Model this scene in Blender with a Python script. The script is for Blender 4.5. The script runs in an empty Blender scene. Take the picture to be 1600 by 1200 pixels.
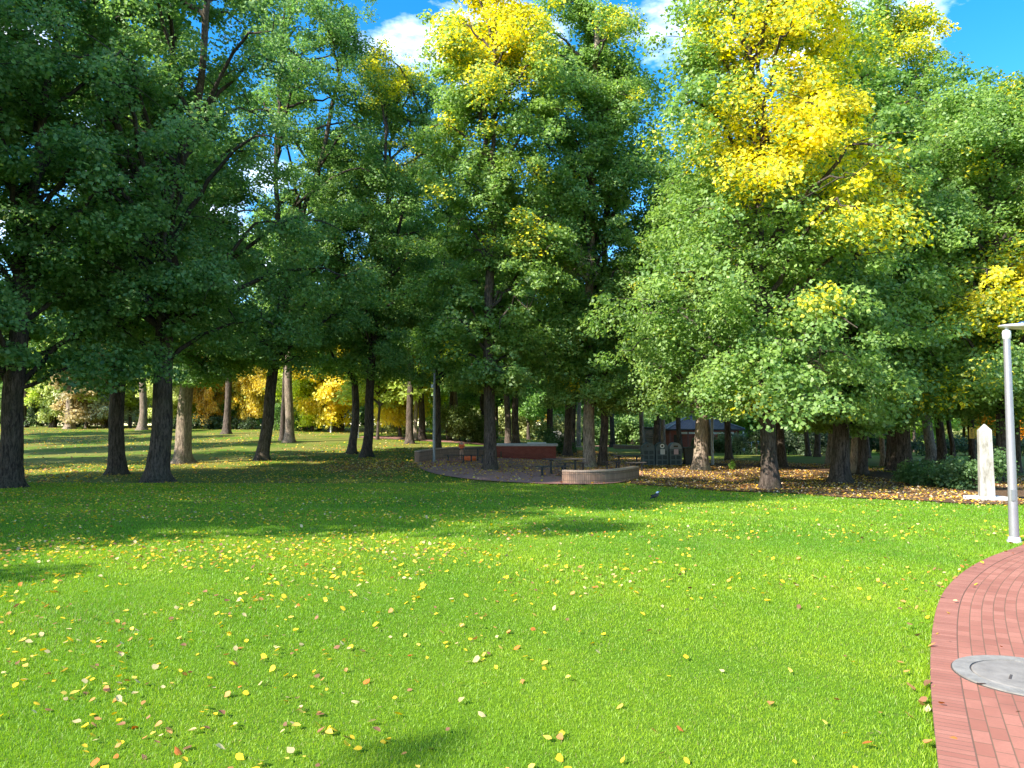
import bpy, bmesh, math, random
import numpy as np
from math import radians as R, sin, cos, pi

# ------------------------------------------------------------------ camera, sky, sun, exposure
S = bpy.context.scene
COL = S.collection
FPX, HZ, CAMH = 1155.0, 665.0, 1.65          # focal length in photo pixels, horizon row, eye height
TILT = math.atan((HZ - 600) / FPX)
cam = bpy.data.objects.new("camera", bpy.data.cameras.new("camera"))
COL.objects.link(cam)
cam.location = (0, 0, CAMH)
cam.rotation_euler = (pi / 2 + TILT, 0, 0)
cam.data.sensor_width = 36
cam.data.lens = FPX / 1600 * 36
cam.data.clip_end = 3000
S.camera = cam

SUN_AZ, SUN_EL = R(234), R(36)               # azimuth clockwise from +Y (where the sun stands)
sd = (sin(SUN_AZ) * cos(SUN_EL), cos(SUN_AZ) * cos(SUN_EL), sin(SUN_EL))
sun = bpy.data.objects.new("sun", bpy.data.lights.new("sun", 'SUN'))
COL.objects.link(sun)
sun.data.energy = 4.9
sun.data.angle = R(0.55)
sun.data.color = (1.0, 0.95, 0.85)
from mathutils import Vector
sun.rotation_euler = Vector(sd).to_track_quat('Z', 'Y').to_euler()

W = bpy.data.worlds.new("World"); S.world = W; W.use_nodes = True
nt = W.node_tree; nt.nodes.clear()
def wn(t, **k):
    n = nt.nodes.new(t)
    for a, b in k.items(): setattr(n, a, b)
    return n
sky = wn('ShaderNodeTexSky', sky_type='NISHITA', sun_disc=False, sun_elevation=SUN_EL, sun_rotation=SUN_AZ)
sky.air_density = 1.0; sky.dust_density = 0.3; sky.ozone_density = 2.5
hs = wn('ShaderNodeHueSaturation'); hs.inputs['Saturation'].default_value = 1.42
tc = wn('ShaderNodeTexCoord')
mp = wn('ShaderNodeMapping'); mp.inputs['Scale'].default_value = (1, 1, 2.2); mp.inputs['Location'].default_value = (1.35, 0.4, 2.1)
nz = wn('ShaderNodeTexNoise'); nz.inputs['Scale'].default_value = 2.6; nz.inputs['Detail'].default_value = 8; nz.inputs['Roughness'].default_value = .58
rp = wn('ShaderNodeValToRGB'); rp.color_ramp.elements[0].position = .54; rp.color_ramp.elements[1].position = .72
mx = wn('ShaderNodeMix', data_type='RGBA')
mx.inputs['B'].default_value = (11.5, 12, 13, 1)
bg = wn('ShaderNodeBackground'); bg.inputs['Strength'].default_value = 0.15
wo = wn('ShaderNodeOutputWorld')
L = nt.links.new
L(sky.outputs[0], hs.inputs['Color']); L(hs.outputs[0], mx.inputs['A'])
L(tc.outputs['Generated'], mp.inputs[0]); L(mp.outputs[0], nz.inputs['Vector']); L(nz.outputs['Fac'], rp.inputs[0])
L(rp.outputs[0], mx.inputs['Factor']); L(mx.outputs['Result'], bg.inputs[0]); L(bg.outputs[0], wo.inputs[0])

vs = S.view_settings
vs.view_transform = 'Standard'; vs.look = 'None'; vs.gamma = 1.0; vs.exposure = 1.4; vs.use_curve_mapping = False
S.cycles.max_bounces = 6; S.cycles.diffuse_bounces = 4; S.cycles.glossy_bounces = 2; S.cycles.transmission_bounces = 4
S.cycles.caustics_reflective = False; S.cycles.caustics_refractive = False
S.cycles.use_denoising = True
S.cycles.sample_clamp_indirect = 6

# ------------------------------------------------------------------ terrain and picture-to-world helpers
def sstep(t):
    t = np.clip(t, 0, 1); return t * t * (3 - 2 * t)
def softp(t, k=5.0):
    return k * np.logaddexp(0, np.asarray(t, float) / k)
def gz(x, y):
    x = np.asarray(x, float); y = np.asarray(y, float)
    z = -.7 * sstep((y - 4) / 28)
    q = sstep((x / np.maximum(y, 5) + .16) / .30)
    sl = .042 * (1 - q) + (-.009) * q
    z = z + sl * (softp(y - 42) - softp(y - 98))
    z = z + .03 * np.sin(x * .31 + 1.3) * np.sin(y * .23) * sstep((y - 6) / 10)
    return z
def ray(px, py):
    u, v = (px - 800) / FPX, (600 - py) / FPX
    c, s = cos(TILT), sin(TILT)
    return (u, c - v * s, s + v * c)
def GP(px, py):
    """ground point seen at photo pixel (px, py)"""
    d = ray(px, py)
    f = lambda t: CAMH + d[2] * t - float(gz(d[0] * t, d[1] * t))
    t = 2.0
    while t < 400:
        if f(t * 1.01) < 0: break
        t *= 1.01
    a, b = t, t * 1.01
    for _ in range(30):
        m = (a + b) / 2
        if f(m) > 0: a = m
        else: b = m
    return (d[0] * a, d[1] * a, float(gz(d[0] * a, d[1] * a)))
def at_depth(px, py, Y):
    d = ray(px, py); t = Y / d[1]
    return (d[0] * t, Y, CAMH + d[2] * t)

# ------------------------------------------------------------------ node materials
def new_mat(name):
    m = bpy.data.materials.new(name); m.use_nodes = True
    t = m.node_tree; t.nodes.clear()
    def N(ty, ins=None, **k):
        n = t.nodes.new(ty)
        for a, b in k.items(): setattr(n, a, b)
        for a, b in (ins or {}).items():
            if isinstance(b, bpy.types.NodeSocket): t.links.new(b, n.inputs[a])
            else: n.inputs[a].default_value = b
        return n
    return m, N
def ramp(N, fac, stops, interp='LINEAR'):
    n = N('ShaderNodeValToRGB', {'Fac': fac}); cr = n.color_ramp; cr.interpolation = interp
    while len(cr.elements) > 1: cr.elements.remove(cr.elements[-1])
    cr.elements[0].position = stops[0][0]; cr.elements[0].color = (*stops[0][1], 1)
    for p, c in stops[1:]:
        e = cr.elements.new(p); e.color = (*c, 1)
    return n.outputs['Color']
def mixc(N, f, a, b, mode='MIX'):
    n = N('ShaderNodeMix', data_type='RGBA', blend_type=mode)
    for key, v in (('Factor', f), ('A', a), ('B', b)):
        s = [i for i in n.inputs if i.name == key and (i.type == ('VALUE' if key == 'Factor' else 'RGBA'))][0]
        if isinstance(v, bpy.types.NodeSocket): n.id_data.links.new(v, s)
        else: s.default_value = v if key == 'Factor' else (*v[:3], 1)
    return [o for o in n.outputs if o.type == 'RGBA'][0]
def noise(N, vec, scale, detail=4, rough=.55, out='Fac'):
    i = {'Scale': scale, 'Detail': detail, 'Roughness': rough}
    if vec is not None: i['Vector'] = vec
    return N('ShaderNodeTexNoise', i).outputs[out]
def finish(N, color, rough=.8, bump=None, bump_s=.3, dist=.02, metal=0.0, spec=.5):
    ins = {'Base Color': color if isinstance(color, bpy.types.NodeSocket) else (*color, 1), 'Roughness': rough, 'Metallic': metal, 'Specular IOR Level': spec}
    if bump is not None:
        ins['Normal'] = N('ShaderNodeBump', {'Height': bump, 'Strength': bump_s, 'Distance': dist}).outputs[0]
    b = N('ShaderNodeBsdfPrincipled', ins)
    N('ShaderNodeOutputMaterial', {'Surface': b.outputs[0]})

def simple(name, col, rough=.6, metal=0.0, var=.25, scale=6, spec=.5, bs=.15):
    m, N = new_mat(name)
    o = N('ShaderNodeTexCoord').outputs['Object']
    n = noise(N, o, scale, 6)
    d = tuple(c * (1 - var) for c in col); l = tuple(min(1, c * (1 + var)) for c in col)
    finish(N, ramp(N, n, [(.3, d), (.7, l)]), rough, noise(N, o, scale * 5, 3), bs, .01, metal, spec)
    return m

def leaf_mat(name, sheen=.16, trans=.32, rough=.42):
    m, N = new_mat(name)
    at = N('ShaderNodeAttribute', attribute_name='tint').outputs['Color']
    oi = N('ShaderNodeObjectInfo')
    lum = N('ShaderNodeSeparateColor', {'Color': at}, mode='HSV').outputs[2]
    lv = N('ShaderNodeMath', {0: lum, 1: 5.0}, operation='MULTIPLY').outputs[0]
    oc = N('ShaderNodeVectorMath', {0: oi.outputs['Color'], 'Scale': lv}, operation='SCALE').outputs[0]
    c = mixc(N, oi.outputs['Alpha'], at, oc)
    hsv = N('ShaderNodeHueSaturation', {'Color': c, 'Hue': .493, 'Saturation': 1.05, 'Value': 1.9}).outputs[0]
    d = N('ShaderNodeBsdfDiffuse', {'Color': c}).outputs[0]
    t = N('ShaderNodeBsdfTranslucent', {'Color': hsv}).outputs[0]
    g = N('ShaderNodeBsdfGlossy', {'Color': (.9, .95, .9, 1), 'Roughness': rough}).outputs[0]
    a = N('ShaderNodeMixShader', {0: trans, 1: d, 2: t}).outputs[0]
    b = N('ShaderNodeMixShader', {0: sheen, 1: a, 2: g}).outputs[0]
    N('ShaderNodeOutputMaterial', {'Surface': b})
    return m
M = {}
M['leaf'] = leaf_mat('tree_leaves', .045, .46, .6)
M['grassblade'] = leaf_mat('grass_blades', .03, .38, .5)
M['fallen'] = leaf_mat('fallen_leaf', .03, .2, .6)

def bark_mat(name, base, dark):
    m, N = new_mat(name)
    o = N('ShaderNodeTexCoord').outputs['Object']
    mp = N('ShaderNodeMapping', {'Vector': o, 'Scale': (1, 1, .16)}).outputs[0]
    n1 = noise(N, mp, 13, 7, .62)
    n2 = noise(N, o, 1.7, 4)
    n3 = noise(N, mp, 42, 4, .7)
    mm = N('ShaderNodeMath', {0: n1, 1: n3}, operation='MULTIPLY').outputs[0]
    c = ramp(N, mm, [(.14, tuple(k * .35 for k in dark)), (.21, dark), (.30, base), (.42, tuple(k * 1.35 for k in base))])
    rr = N('ShaderNodeObjectInfo').outputs['Random']
    br = N('ShaderNodeMapRange', {'Value': rr, 'To Min': .82, 'To Max': 1.2}).outputs[0]
    c = mixc(N, ramp(N, n2, [(.45, (0, 0, 0)), (.7, (.55, .55, .55))]), c, (dark[0] * 1.3, dark[1] * 1.6, dark[2] * 1.1))
    c = N('ShaderNodeVectorMath', {0: c, 'Scale': br}, operation='SCALE').outputs[0]
    finish(N, c, .92, mm, .9, .06, 0, .2)
    return m
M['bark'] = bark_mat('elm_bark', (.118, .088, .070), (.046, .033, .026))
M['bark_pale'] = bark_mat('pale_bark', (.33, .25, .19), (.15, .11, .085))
M['bark_twig'] = bark_mat('twig_bark', (.085, .066, .054), (.04, .03, .025))

# ------------------------------------------------------------------ mesh helpers
def np_mesh(name, V, polys, tint=None, smooth=False):
    """polys: list of int arrays (n, k)"""
    me = bpy.data.meshes.new(name)
    V = np.ascontiguousarray(V, dtype=np.float32)
    me.vertices.add(len(V)); me.vertices.foreach_set('co', V.ravel())
    sizes = np.concatenate([np.full(len(p), p.shape[1], np.int32) for p in polys])
    idx = np.concatenate([p.ravel() for p in polys]).astype(np.int32)
    me.loops.add(len(idx)); me.loops.foreach_set('vertex_index', idx)
    me.polygons.add(len(sizes))
    st = np.concatenate([[0], np.cumsum(sizes)[:-1]]).astype(np.int32)
    me.polygons.foreach_set('loop_start', st)
    if smooth: me.polygons.foreach_set('use_smooth', np.ones(len(sizes), bool))
    if tint is not None:
        a = me.attributes.new('tint', 'FLOAT_COLOR', 'FACE')
        c = np.ones((len(sizes), 4), np.float32); c[:, :3] = tint
        a.data.foreach_set('color', c.ravel())
    me.update(calc_edges=True)
    return me

def tube(P, rad, k=6, wob=0.0, rng=None, cap=False):
    P = np.asarray(P, float); n = len(P); rad = np.asarray(rad, float)
    T = np.gradient(P, axis=0); T /= np.linalg.norm(T, axis=1)[:, None] + 1e-9
    ref = np.where(np.abs(T[:, 2:3]) > .9, np.array([[1., 0, 0]]), np.array([[0, 0, 1.]]))
    if np.mean(np.abs(T[:, 2])) > .6: ref = np.tile([1., 0, 0], (n, 1))
    else: ref = np.tile([0., 0, 1.], (n, 1))
    A = np.cross(T, ref); A /= np.linalg.norm(A, axis=1)[:, None] + 1e-9
    B = np.cross(T, A)
    th = np.arange(k) * 2 * pi / k
    rr = np.repeat(rad[:, None], k, 1)
    if wob and rng is not None:
        ph = rng.uniform(0, 6.28, 3)
        rr = rr * (1 + wob * (.6 * np.sin(th * 3 + ph[0])[None] + .5 * np.sin(th * 5 + ph[1])[None] + rng.normal(0, .35, (n, k))))
    V = P[:, None, :] + rr[..., None] * (np.cos(th)[None, :, None] * A[:, None] + np.sin(th)[None, :, None] * B[:, None])
    V = V.reshape(-1, 3)
    i = np.arange(n - 1)[:, None] * k; j = np.arange(k)[None]; jn = (j + 1) % k
    F = np.stack([i + j, i + jn, i + k + jn, i + k + j], -1).reshape(-1, 4)
    return V, F
class Acc:
    def __init__(s): s.V = []; s.F = []; s.n = 0
    def add(s, V, F):
        s.V.append(V); s.F.append(F + s.n); s.n += len(V)
    def mesh(s, name, smooth=True): return np_mesh(name, np.concatenate(s.V), [np.concatenate(s.F)], None, smooth)

def link(name, data, parent=None, mat=None, loc=(0, 0, 0), rot=(0, 0, 0)):
    o = bpy.data.objects.new(name, data); COL.objects.link(o)
    if parent: o.parent = parent
    o.location = loc; o.rotation_euler = rot; o.color = (1, 1, 1, 0)
    if mat is not None and data is not None and len(data.materials) == 0: data.materials.append(mat)
    return o
def tag(o, label=None, cat=None, group=None, kind=None):
    if label: o['label'] = label
    if cat: o['category'] = cat
    if group: o['group'] = group
    if kind: o['kind'] = kind
    return o
def thing(name, label, cat, loc=(0, 0, 0), rotz=0, group=None):
    o = link(name, None, None, None, loc, (0, 0, rotz))
    o.empty_display_size = .3
    return tag(o, label, cat, group)

# bmesh part builder
class B:
    def __init__(s): s.b = bmesh.new()
    def box(s, c, d, bev=.0, rz=0, rx=0, taper=None):
        v0 = set(s.b.verts)
        r = bmesh.ops.create_cube(s.b, size=1)
        vs = r['verts']
        for v in vs:
            v.co.x *= d[0]; v.co.y *= d[1]; v.co.z *= d[2]
            if taper and v.co.z > 0: v.co.x *= taper[0]; v.co.y *= taper[1]
        if bev:
            es = {e for v in vs for e in v.link_edges}
            bmesh.ops.bevel(s.b, geom=list(es), offset=bev, segments=2, affect='EDGES', profile=.6)
            vs = [v for v in s.b.verts if v not in v0]
        from mathutils import Matrix
        mt = Matrix.Translation(c) @ Matrix.Rotation(rz, 4, 'Z') @ Matrix.Rotation(rx, 4, 'X')
        bmesh.ops.transform(s.b, matrix=mt, verts=[v for v in s.b.verts if v not in v0])
        return s
    def tube(s, P, rad, k=12, cap=True):
        if not hasattr(rad, '__len__'): rad = [rad] * len(P)
        V, F = tube(np.array(P, float), rad, k)
        vv = [s.b.verts.new(v) for v in V]
        for f in F: s.b.faces.new([vv[i] for i in f])
        if cap:
            s.b.faces.new(vv[:k][::-1]); s.b.faces.new(vv[-k:])
        return s
    def lathe(s, prof, k=24, c=(0, 0, 0), sx=1, sy=1):
        rings = []
        for (r, z) in prof:
            rings.append([s.b.verts.new((c[0] + r * sx * cos(2 * pi * i / k), c[1] + r * sy * sin(2 * pi * i / k), c[2] + z)) for i in range(k)])
        for a, b in zip(rings, rings[1:]):
            for i in range(k): s.b.faces.new((a[i], a[(i + 1) % k], b[(i + 1) % k], b[i]))
        s.b.faces.new(rings[0][::-1]); s.b.faces.new(rings[-1])
        return s
    def prism(s, pts, y0, y1):
        """outline in x,z extruded along y"""
        a = [s.b.verts.new((x, y0, z)) for x, z in pts]; b = [s.b.verts.new((x, y1, z)) for x, z in pts]
        n = len(pts)
        s.b.faces.new(a); s.b.faces.new(b[::-1])
        for i in range(n): s.b.faces.new((a[i], b[i], b[(i + 1) % n], a[(i + 1) % n]))
        return s
    def build(s, name, mat, parent=None, loc=(0, 0, 0), smooth=None):
        bmesh.ops.recalc_face_normals(s.b, faces=s.b.faces)
        me = bpy.data.meshes.new(name); s.b.to_mesh(me); s.b.free()
        if smooth:
            for p in me.polygons: p.use_smooth = True
            try: me.set_sharp_from_angle(angle=R(40))
            except Exception: pass
        return link(name, me, parent, mat, loc)

# ------------------------------------------------------------------ regions on the ground (world outlines)
def catmull(P, n=8, closed=False):
    P = np.array(P, float); out = []
    N_ = len(P)
    rng_ = range(N_) if closed else range(N_ - 1)
    for i in rng_:
        p0 = P[(i - 1) % N_] if closed or i > 0 else 2 * P[0] - P[1]
        p1 = P[i]; p2 = P[(i + 1) % N_]
        p3 = P[(i + 2) % N_] if closed or i + 2 < N_ else 2 * P[-1] - P[-2]
        for t in np.linspace(0, 1, n, endpoint=False):
            out.append(.5 * ((2 * p1) + (-p0 + p2) * t + (2 * p0 - 5 * p1 + 4 * p2 - p3) * t * t + (-p0 + 3 * p1 - 3 * p2 + p3) * t ** 3))
    if not closed: out.append(P[-1])
    return np.array(out)
def inside(x, y, poly):
    x = np.asarray(x); y = np.asarray(y); r = np.zeros(x.shape, bool)
    n = len(poly)
    for i in range(n):
        x1, y1 = poly[i][:2]; x2, y2 = poly[(i + 1) % n][:2]
        if y1 == y2: continue
        c = ((y1 > y) != (y2 > y)) & (x < (x2 - x1) * (y - y1) / (y2 - y1) + x1)
        r ^= c
    return r
# brick path: its left edge as the photo shows it, carried on round the bend to the obelisk and into the trees
edge_px = [(1466, 1200), (1456, 1120), (1453, 1050), (1455, 1000), (1464, 950), (1480, 920), (1512, 892), (1552, 871), (1600, 854)]
PL = [GP(*p)[:2] for p in edge_px]
d0 = np.array(PL[0]) - np.array(PL[1])
ex = np.array(PL[0]) * 2 - np.array(PL[1])
PL = [tuple(np.array(PL[0]) + (np.array(PL[0]) - np.array(PL[2])) * k) for k in (6, 3, 1.4)] + PL + [(9.6, 13.2), (12.2, 16.6), (14.0, 20.5), (15.0, 24.5), (15.9, 29), (16.3, 34), (15.2, 39.5), (12, 43.5), (6, 46)]
PATH_L = catmull(PL, 10)
_d = np.concatenate([[0], np.cumsum(np.linalg.norm(np.diff(PATH_L, axis=0), axis=1))])
_u = np.arange(0, _d[-1], .18)
PATH_L = np.column_stack([np.interp(_u, _d, PATH_L[:, 0]), np.interp(_u, _d, PATH_L[:, 1])])
for _ in range(14): PATH_L[1:-1] = (PATH_L[:-2] + PATH_L[1:-1] * 2 + PATH_L[2:]) / 4
tg = np.gradient(PATH_L, axis=0); tg /= np.linalg.norm(tg, axis=1)[:, None]
for _ in range(60): tg[1:-1] = (tg[:-2] + tg[1:-1] + tg[2:]) / 3
tg /= np.linalg.norm(tg, axis=1)[:, None]
NR = np.stack([tg[:, 1], -tg[:, 0]], 1)
PATH_W = 2.3
PATH_R = PATH_L + NR * PATH_W
PATH_POLY = np.concatenate([PATH_L, PATH_R[::-1]])
PLAZA = catmull([GP(*p)[:2] for p in [(654, 724), (658, 733), (675, 740), (705, 746), (750, 751.5), (805, 755), (860, 757.5), (900, 758), (950, 757), (985, 752), (1002, 744), (1003, 735), (990, 728), (960, 722), (900, 716), (820, 712), (740, 710), (690, 714)]], 5, True)
LITTER = catmull([GP(*p)[:2] for p in [(990, 757), (1060, 762), (1130, 768), (1240, 772), (1330, 779), (1430, 783), (1500, 788), (1600, 789), (1690, 780), (1720, 755), (1600, 744), (1470, 746), (1400, 741), (1330, 729), (1250, 725), (1160, 721), (1090, 719), (1000, 716), (940, 706), (880, 703), (855, 706), (800, 720), (930, 740)]], 4, True)

def h2(x, y, s=1.0, seed=0):
    """cheap smooth value noise in 0..1"""
    rg = np.random.default_rng(seed); v = 0; a = 1; tot = 0
    for k in range(4):
        for j in range(2):
            th = rg.uniform(0, 6.28); ph = rg.uniform(0, 6.28)
            v = v + a * np.sin((x * cos(th) + y * sin(th)) * s * (1.9 ** k) + ph); tot += a
        a *= .62
    return .5 + .5 * v / tot * 1.6

# ------------------------------------------------------------------ ground
def ground_grid():
    ys = np.concatenate([np.linspace(-60, 0, 25), np.linspace(1, 20, 60), np.linspace(20.6, 60, 70), np.linspace(61, 130, 50), np.array([140, 160, 200, 260, 350, 500, 800, 1400])])
    xs = np.concatenate([-np.array([1200, 700, 400, 240, 160, 120, 95])[:], np.linspace(-80, -20, 40), np.linspace(-19, 25, 90), np.linspace(26, 80, 36), np.array([95, 120, 160, 240, 400, 700, 1200])])
    X, Y = np.meshgrid(xs, ys); Z = gz(X, np.maximum(Y, -60))
    V = np.stack([X, Y, Z], -1).reshape(-1, 3)
    nx, ny = len(xs), len(ys)
    i = np.arange(ny - 1)[:, None] * nx; j = np.arange(nx - 1)[None]
    F = np.stack([i + j, i + j + 1, i + nx + j + 1, i + nx + j], -1).reshape(-1, 4)
    return V, F
m, N = new_mat('lawn')
o = N('ShaderNodeTexCoord').outputs['Object']
n1 = noise(N, o, .35, 5); n2 = noise(N, o, 9, 6, .65); n3 = noise(N, o, 60, 3, .7)
n4 = noise(N, N('ShaderNodeMapping', {'Vector': o, 'Location': (31, 7, 0)}).outputs[0], .16, 5, .6)
g = mixc(N, n2, (.035, .085, .005), (.10, .20, .010))
g = mixc(N, ramp(N, n1, [(.4, (0, 0, 0)), (.65, (.7, .7, .7))]), g, (.13, .215, .014))
g = mixc(N, ramp(N, n3, [(.52, (0, 0, 0)), (.62, (.5, .5, .5))]), g, (.11, .22, .03))
# worn, dry grass further away under the trees
sep = N('ShaderNodeSeparateXYZ', {'Vector': o})
far = N('ShaderNodeMapRange', {'Value': sep.outputs['Y'], 'From Min': 18, 'From Max': 34}).outputs[0]
dry = N('ShaderNodeMath', {0: ramp(N, n4, [(.38, (.1, .1, .1)), (.55, (.85, .85, .85))]), 1: far}, operation='MULTIPLY').outputs[0]
g = mixc(N, dry, g, mixc(N, n2, (.12, .13, .025), (.26, .22, .06)))
finish(N, g, .95, n2, .8, .04, 0, .1)
M['lawn'] = m
V, F = ground_grid()
ground = link('ground', np_mesh('ground', V, [F], None, True), None, M['lawn'])
tag(ground, kind='structure')

def sheet(name, poly, mat, lift, step=.5):
    """a ground sheet that follows the terrain inside a polygon"""
    b = bmesh.new()
    vs_ = [b.verts.new((p[0], p[1], 0)) for p in poly]
    b.faces.new(vs_)
    xs = [p[0] for p in poly]; ys = [p[1] for p in poly]
    for ax, lo, hi in ((0, min(xs), max(xs)), (1, min(ys), max(ys))):
        c = lo + step
        while c < hi:
            no = (1, 0, 0) if ax == 0 else (0, 1, 0); co = (c, 0, 0) if ax == 0 else (0, c, 0)
            bmesh.ops.bisect_plane(b, geom=b.verts[:] + b.edges[:] + b.faces[:], plane_co=co, plane_no=no)
            c += step
    for v in b.verts: v.co.z = float(gz(v.co.x, v.co.y)) + lift
    bmesh.ops.recalc_face_normals(b, faces=b.faces)
    if sum(f.normal.z for f in b.faces) < 0: bmesh.ops.reverse_faces(b, faces=b.faces[:])
    me = bpy.data.meshes.new(name); b.to_mesh(me); b.free()
    return tag(link(name, me, None, mat), kind='structure')

# mulch / leaf bed soil
m, N = new_mat('mulch')
o = N('ShaderNodeTexCoord').outputs['Object']
n1 = noise(N, o, 22, 6, .7); n2 = noise(N, o, 1.2, 4)
c = ramp(N, n1, [(.32, (.035, .022, .014)), (.5, (.10, .06, .035)), (.62, (.24, .14, .07)), (.75, (.42, .27, .10))])
c = mixc(N, ramp(N, n2, [(.5, (0, 0, 0)), (.75, (.5, .5, .5))]), c, (.2, .12, .06))
finish(N, c, .95, n1, .8, .03, 0, .1)
M['mulch'] = m
sheet('soil', LITTER, M['mulch'], .035, 1.0)

# brick paving with UVs
def paving_mat(name, bw, bh, c1, c2, mortar, off=.5, ms=.006, wear=.3):
    m, N = new_mat(name)
    uv = N('ShaderNodeUVMap', uv_map='UVMap').outputs[0]
    o = N('ShaderNodeTexCoord').outputs['Object']
    bt = N('ShaderNodeTexBrick', {'Vector': uv, 'Color1': (*c1, 1), 'Color2': (*c2, 1), 'Mortar': (*mortar, 1), 'Scale': 1.0, 'Mortar Size': ms, 'Mortar Smooth': .35, 'Bias': 0, 'Brick Width': bw, 'Row Height': bh}, offset=off)
    n = noise(N, o, 2.2, 6, .6); n2 = noise(N, o, 60, 4, .7)
    c = mixc(N, ramp(N, n, [(.42, (0, 0, 0)), (.72, (wear, wear, wear))]), bt.outputs['Color'], tuple(k * .55 for k in c1))
    c = mixc(N, ramp(N, n2, [(.35, (.35, .35, .35)), (.6, (0, 0, 0))]), c, tuple(k * .6 for k in c2))
    hgt = N('ShaderNodeMath', {0: N('ShaderNodeMath', {0: 1.0, 1: bt.outputs['Fac']}, operation='SUBTRACT').outputs[0], 1: N('ShaderNodeMath', {0: n2, 1: .25}, operation='MULTIPLY').outputs[0]}, operation='ADD').outputs[0]
    finish(N, c, .85, hgt, .6, .008, 0, .3)
    return m
M['paver'] = paving_mat('path_bricks', .172, .0855, (.30, .112, .075), (.41, .170, .118), (.15, .10, .06), ms=.0038, wear=.45)
M['paver_edge'] = paving_mat('path_edge_bricks', .058, .17, (.30, .112, .077), (.40, .168, .118), (.14, .09, .06), 0, ms=.003, wear=.45)
M['plaza'] = paving_mat('plaza_bricks', .23, .115, (.36, .165, .13), (.46, .235, .185), (.25, .17, .13), .5, .006, .35)

def strip(name, Lp, Rp, mat, lift, k=1, parent=None, v0=0.0, kind='structure'):
    Lp = np.asarray(Lp); Rp = np.asarray(Rp); n = len(Lp)
    mid = (Lp + Rp) / 2
    ds = np.concatenate([[0], np.cumsum(np.linalg.norm(np.diff(Lp, axis=0), axis=1))])
    w = np.linalg.norm(Rp - Lp, axis=1)
    V = []; UV = []
    for a in range(k + 1):
        P = Lp + (Rp - Lp) * a / k
        V.append(np.column_stack([P, gz(P[:, 0], P[:, 1]) + lift])); UV.append(np.column_stack([ds, v0 + w * a / k]))
    V = np.concatenate(V); UV = np.concatenate(UV)
    F = []
    for a in range(k):
        i = np.arange(n - 1) + a * n
        F.append(np.stack([i, i + n, i + n + 1, i + 1], -1))
    F = np.concatenate(F)
    me = np_mesh(name, V, [F])
    uv = me.uv_layers.new(name='UVMap'); uv.data.foreach_set('uv', UV[F.ravel()].astype(np.float32).ravel())
    o = link(name, me, parent, mat)
    if kind and not parent: tag(o, kind=kind)
    return o
PM = PATH_L + NR * .172
PM2 = PATH_L + NR * (PATH_W - .172)
strip('brick_path', PM, PM2, M['paver'], .03, 8)
strip('brick_path_border', PATH_L, PM, M['paver_edge'], .032, 1)
strip('brick_path_border', PM2, PATH_R, M['paver_edge'], .032, 1)
pz = sheet('paved_area', PLAZA, M['plaza'], .045, 1.0)
uv = pz.data.uv_layers.new(name='UVMap')
for l in pz.data.loops:
    c_ = pz.data.vertices[l.vertex_index].co; uv.data[l.index].uv = (c_.x, c_.y)
# pinkish path that crosses the park behind the barbecue
bp = catmull([GP(*p)[:2] for p in [(560, 684), (640, 688), (700, 691.5), (780, 697), (860, 699), (950, 697.5), (1030, 699)]], 6)
strip('footpath', bp, bp + np.array([0, 3.2]), M['plaza'], .03, 2)

# ------------------------------------------------------------------ grass blades (one uncountable mass)
rng = np.random.default_rng(5)
def scatter(y0, y1, dens, margin=.06, xr=1.0):
    n = int(dens * .72 * (y1 ** 2 - y0 ** 2) * 1.0)
    y = np.sqrt(rng.uniform(y0 ** 2, y1 ** 2, n)); x = rng.uniform(-1, 1, n) * y * .74 * xr
    return x, y
def blades(x, y, hgt, wid):
    n = len(x)
    keep = ~inside(x, y, PATH_POLY) & ~inside(x, y, PLAZA)
    bed = inside(x, y, LITTER) & (rng.random(n) > .06)
    keep &= ~bed
    x, y = x[keep], y[keep]; n = len(x)
    h = hgt * rng.uniform(.55, 1.25, n) * (.75 + .5 * h2(x, y, 1.1, 3)); w = wid * rng.uniform(.7, 1.3, n)
    z = gz(x, y) - .004
    a = rng.uniform(0, 2 * pi, n); la = rng.uniform(0, 2 * pi, n); le = rng.uniform(.1, .85, n) * h
    dx, dy = np.cos(a) * w / 2, np.sin(a) * w / 2
    b0 = np.stack([x - dx, y - dy, z], -1); b1 = np.stack([x + dx, y + dy, z], -1)
    mx_, my_ = x + np.cos(la) * le * .35, y + np.sin(la) * le * .35
    m0 = np.stack([mx_ - dx * .8, my_ - dy * .8, z + h * .6], -1); m1 = np.stack([mx_ + dx * .8, my_ + dy * .8, z + h * .6], -1)
    tp = np.stack([x + np.cos(la) * le, y + np.sin(la) * le, z + h * .95], -1)
    V = np.stack([b0, b1, m1, m0, tp], 1).reshape(-1, 3)
    i = np.arange(n)[:, None] * 5
    Q = i + np.array([[0, 1, 2, 3]]); T = i + np.array([[3, 2, 4]])
    v = rng.uniform(0, 1, n)[:, None]; p = (h2(x, y, .6, 9) * .7 + h2(x, y, 3.2, 11) * .5 - .1).clip(0, 1)[:, None]
    c = (1 - v) * np.array([[.125, .245, .008]]) + v * np.array([[.26, .44, .018]])
    lf = h2(x, y, .28, 91)[:, None]
    c = c * (.70 + .42 * p + .14 * lf)
    c[:, 0] *= .68 + .5 * p[:, 0] + .22 * lf[:, 0]
    worn = h2(x, y, .35, 77)
    straw = rng.random(n) < .03 + .30 * np.clip(worn - .68, 0, 1) + .06 * h2(x, y, 2.5, 78)
    c[straw] = np.array([.30, .27, .09]) * rng.uniform(.6, 1.1, (straw.sum(), 1))
    return V, Q, T, c
parts = []
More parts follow.
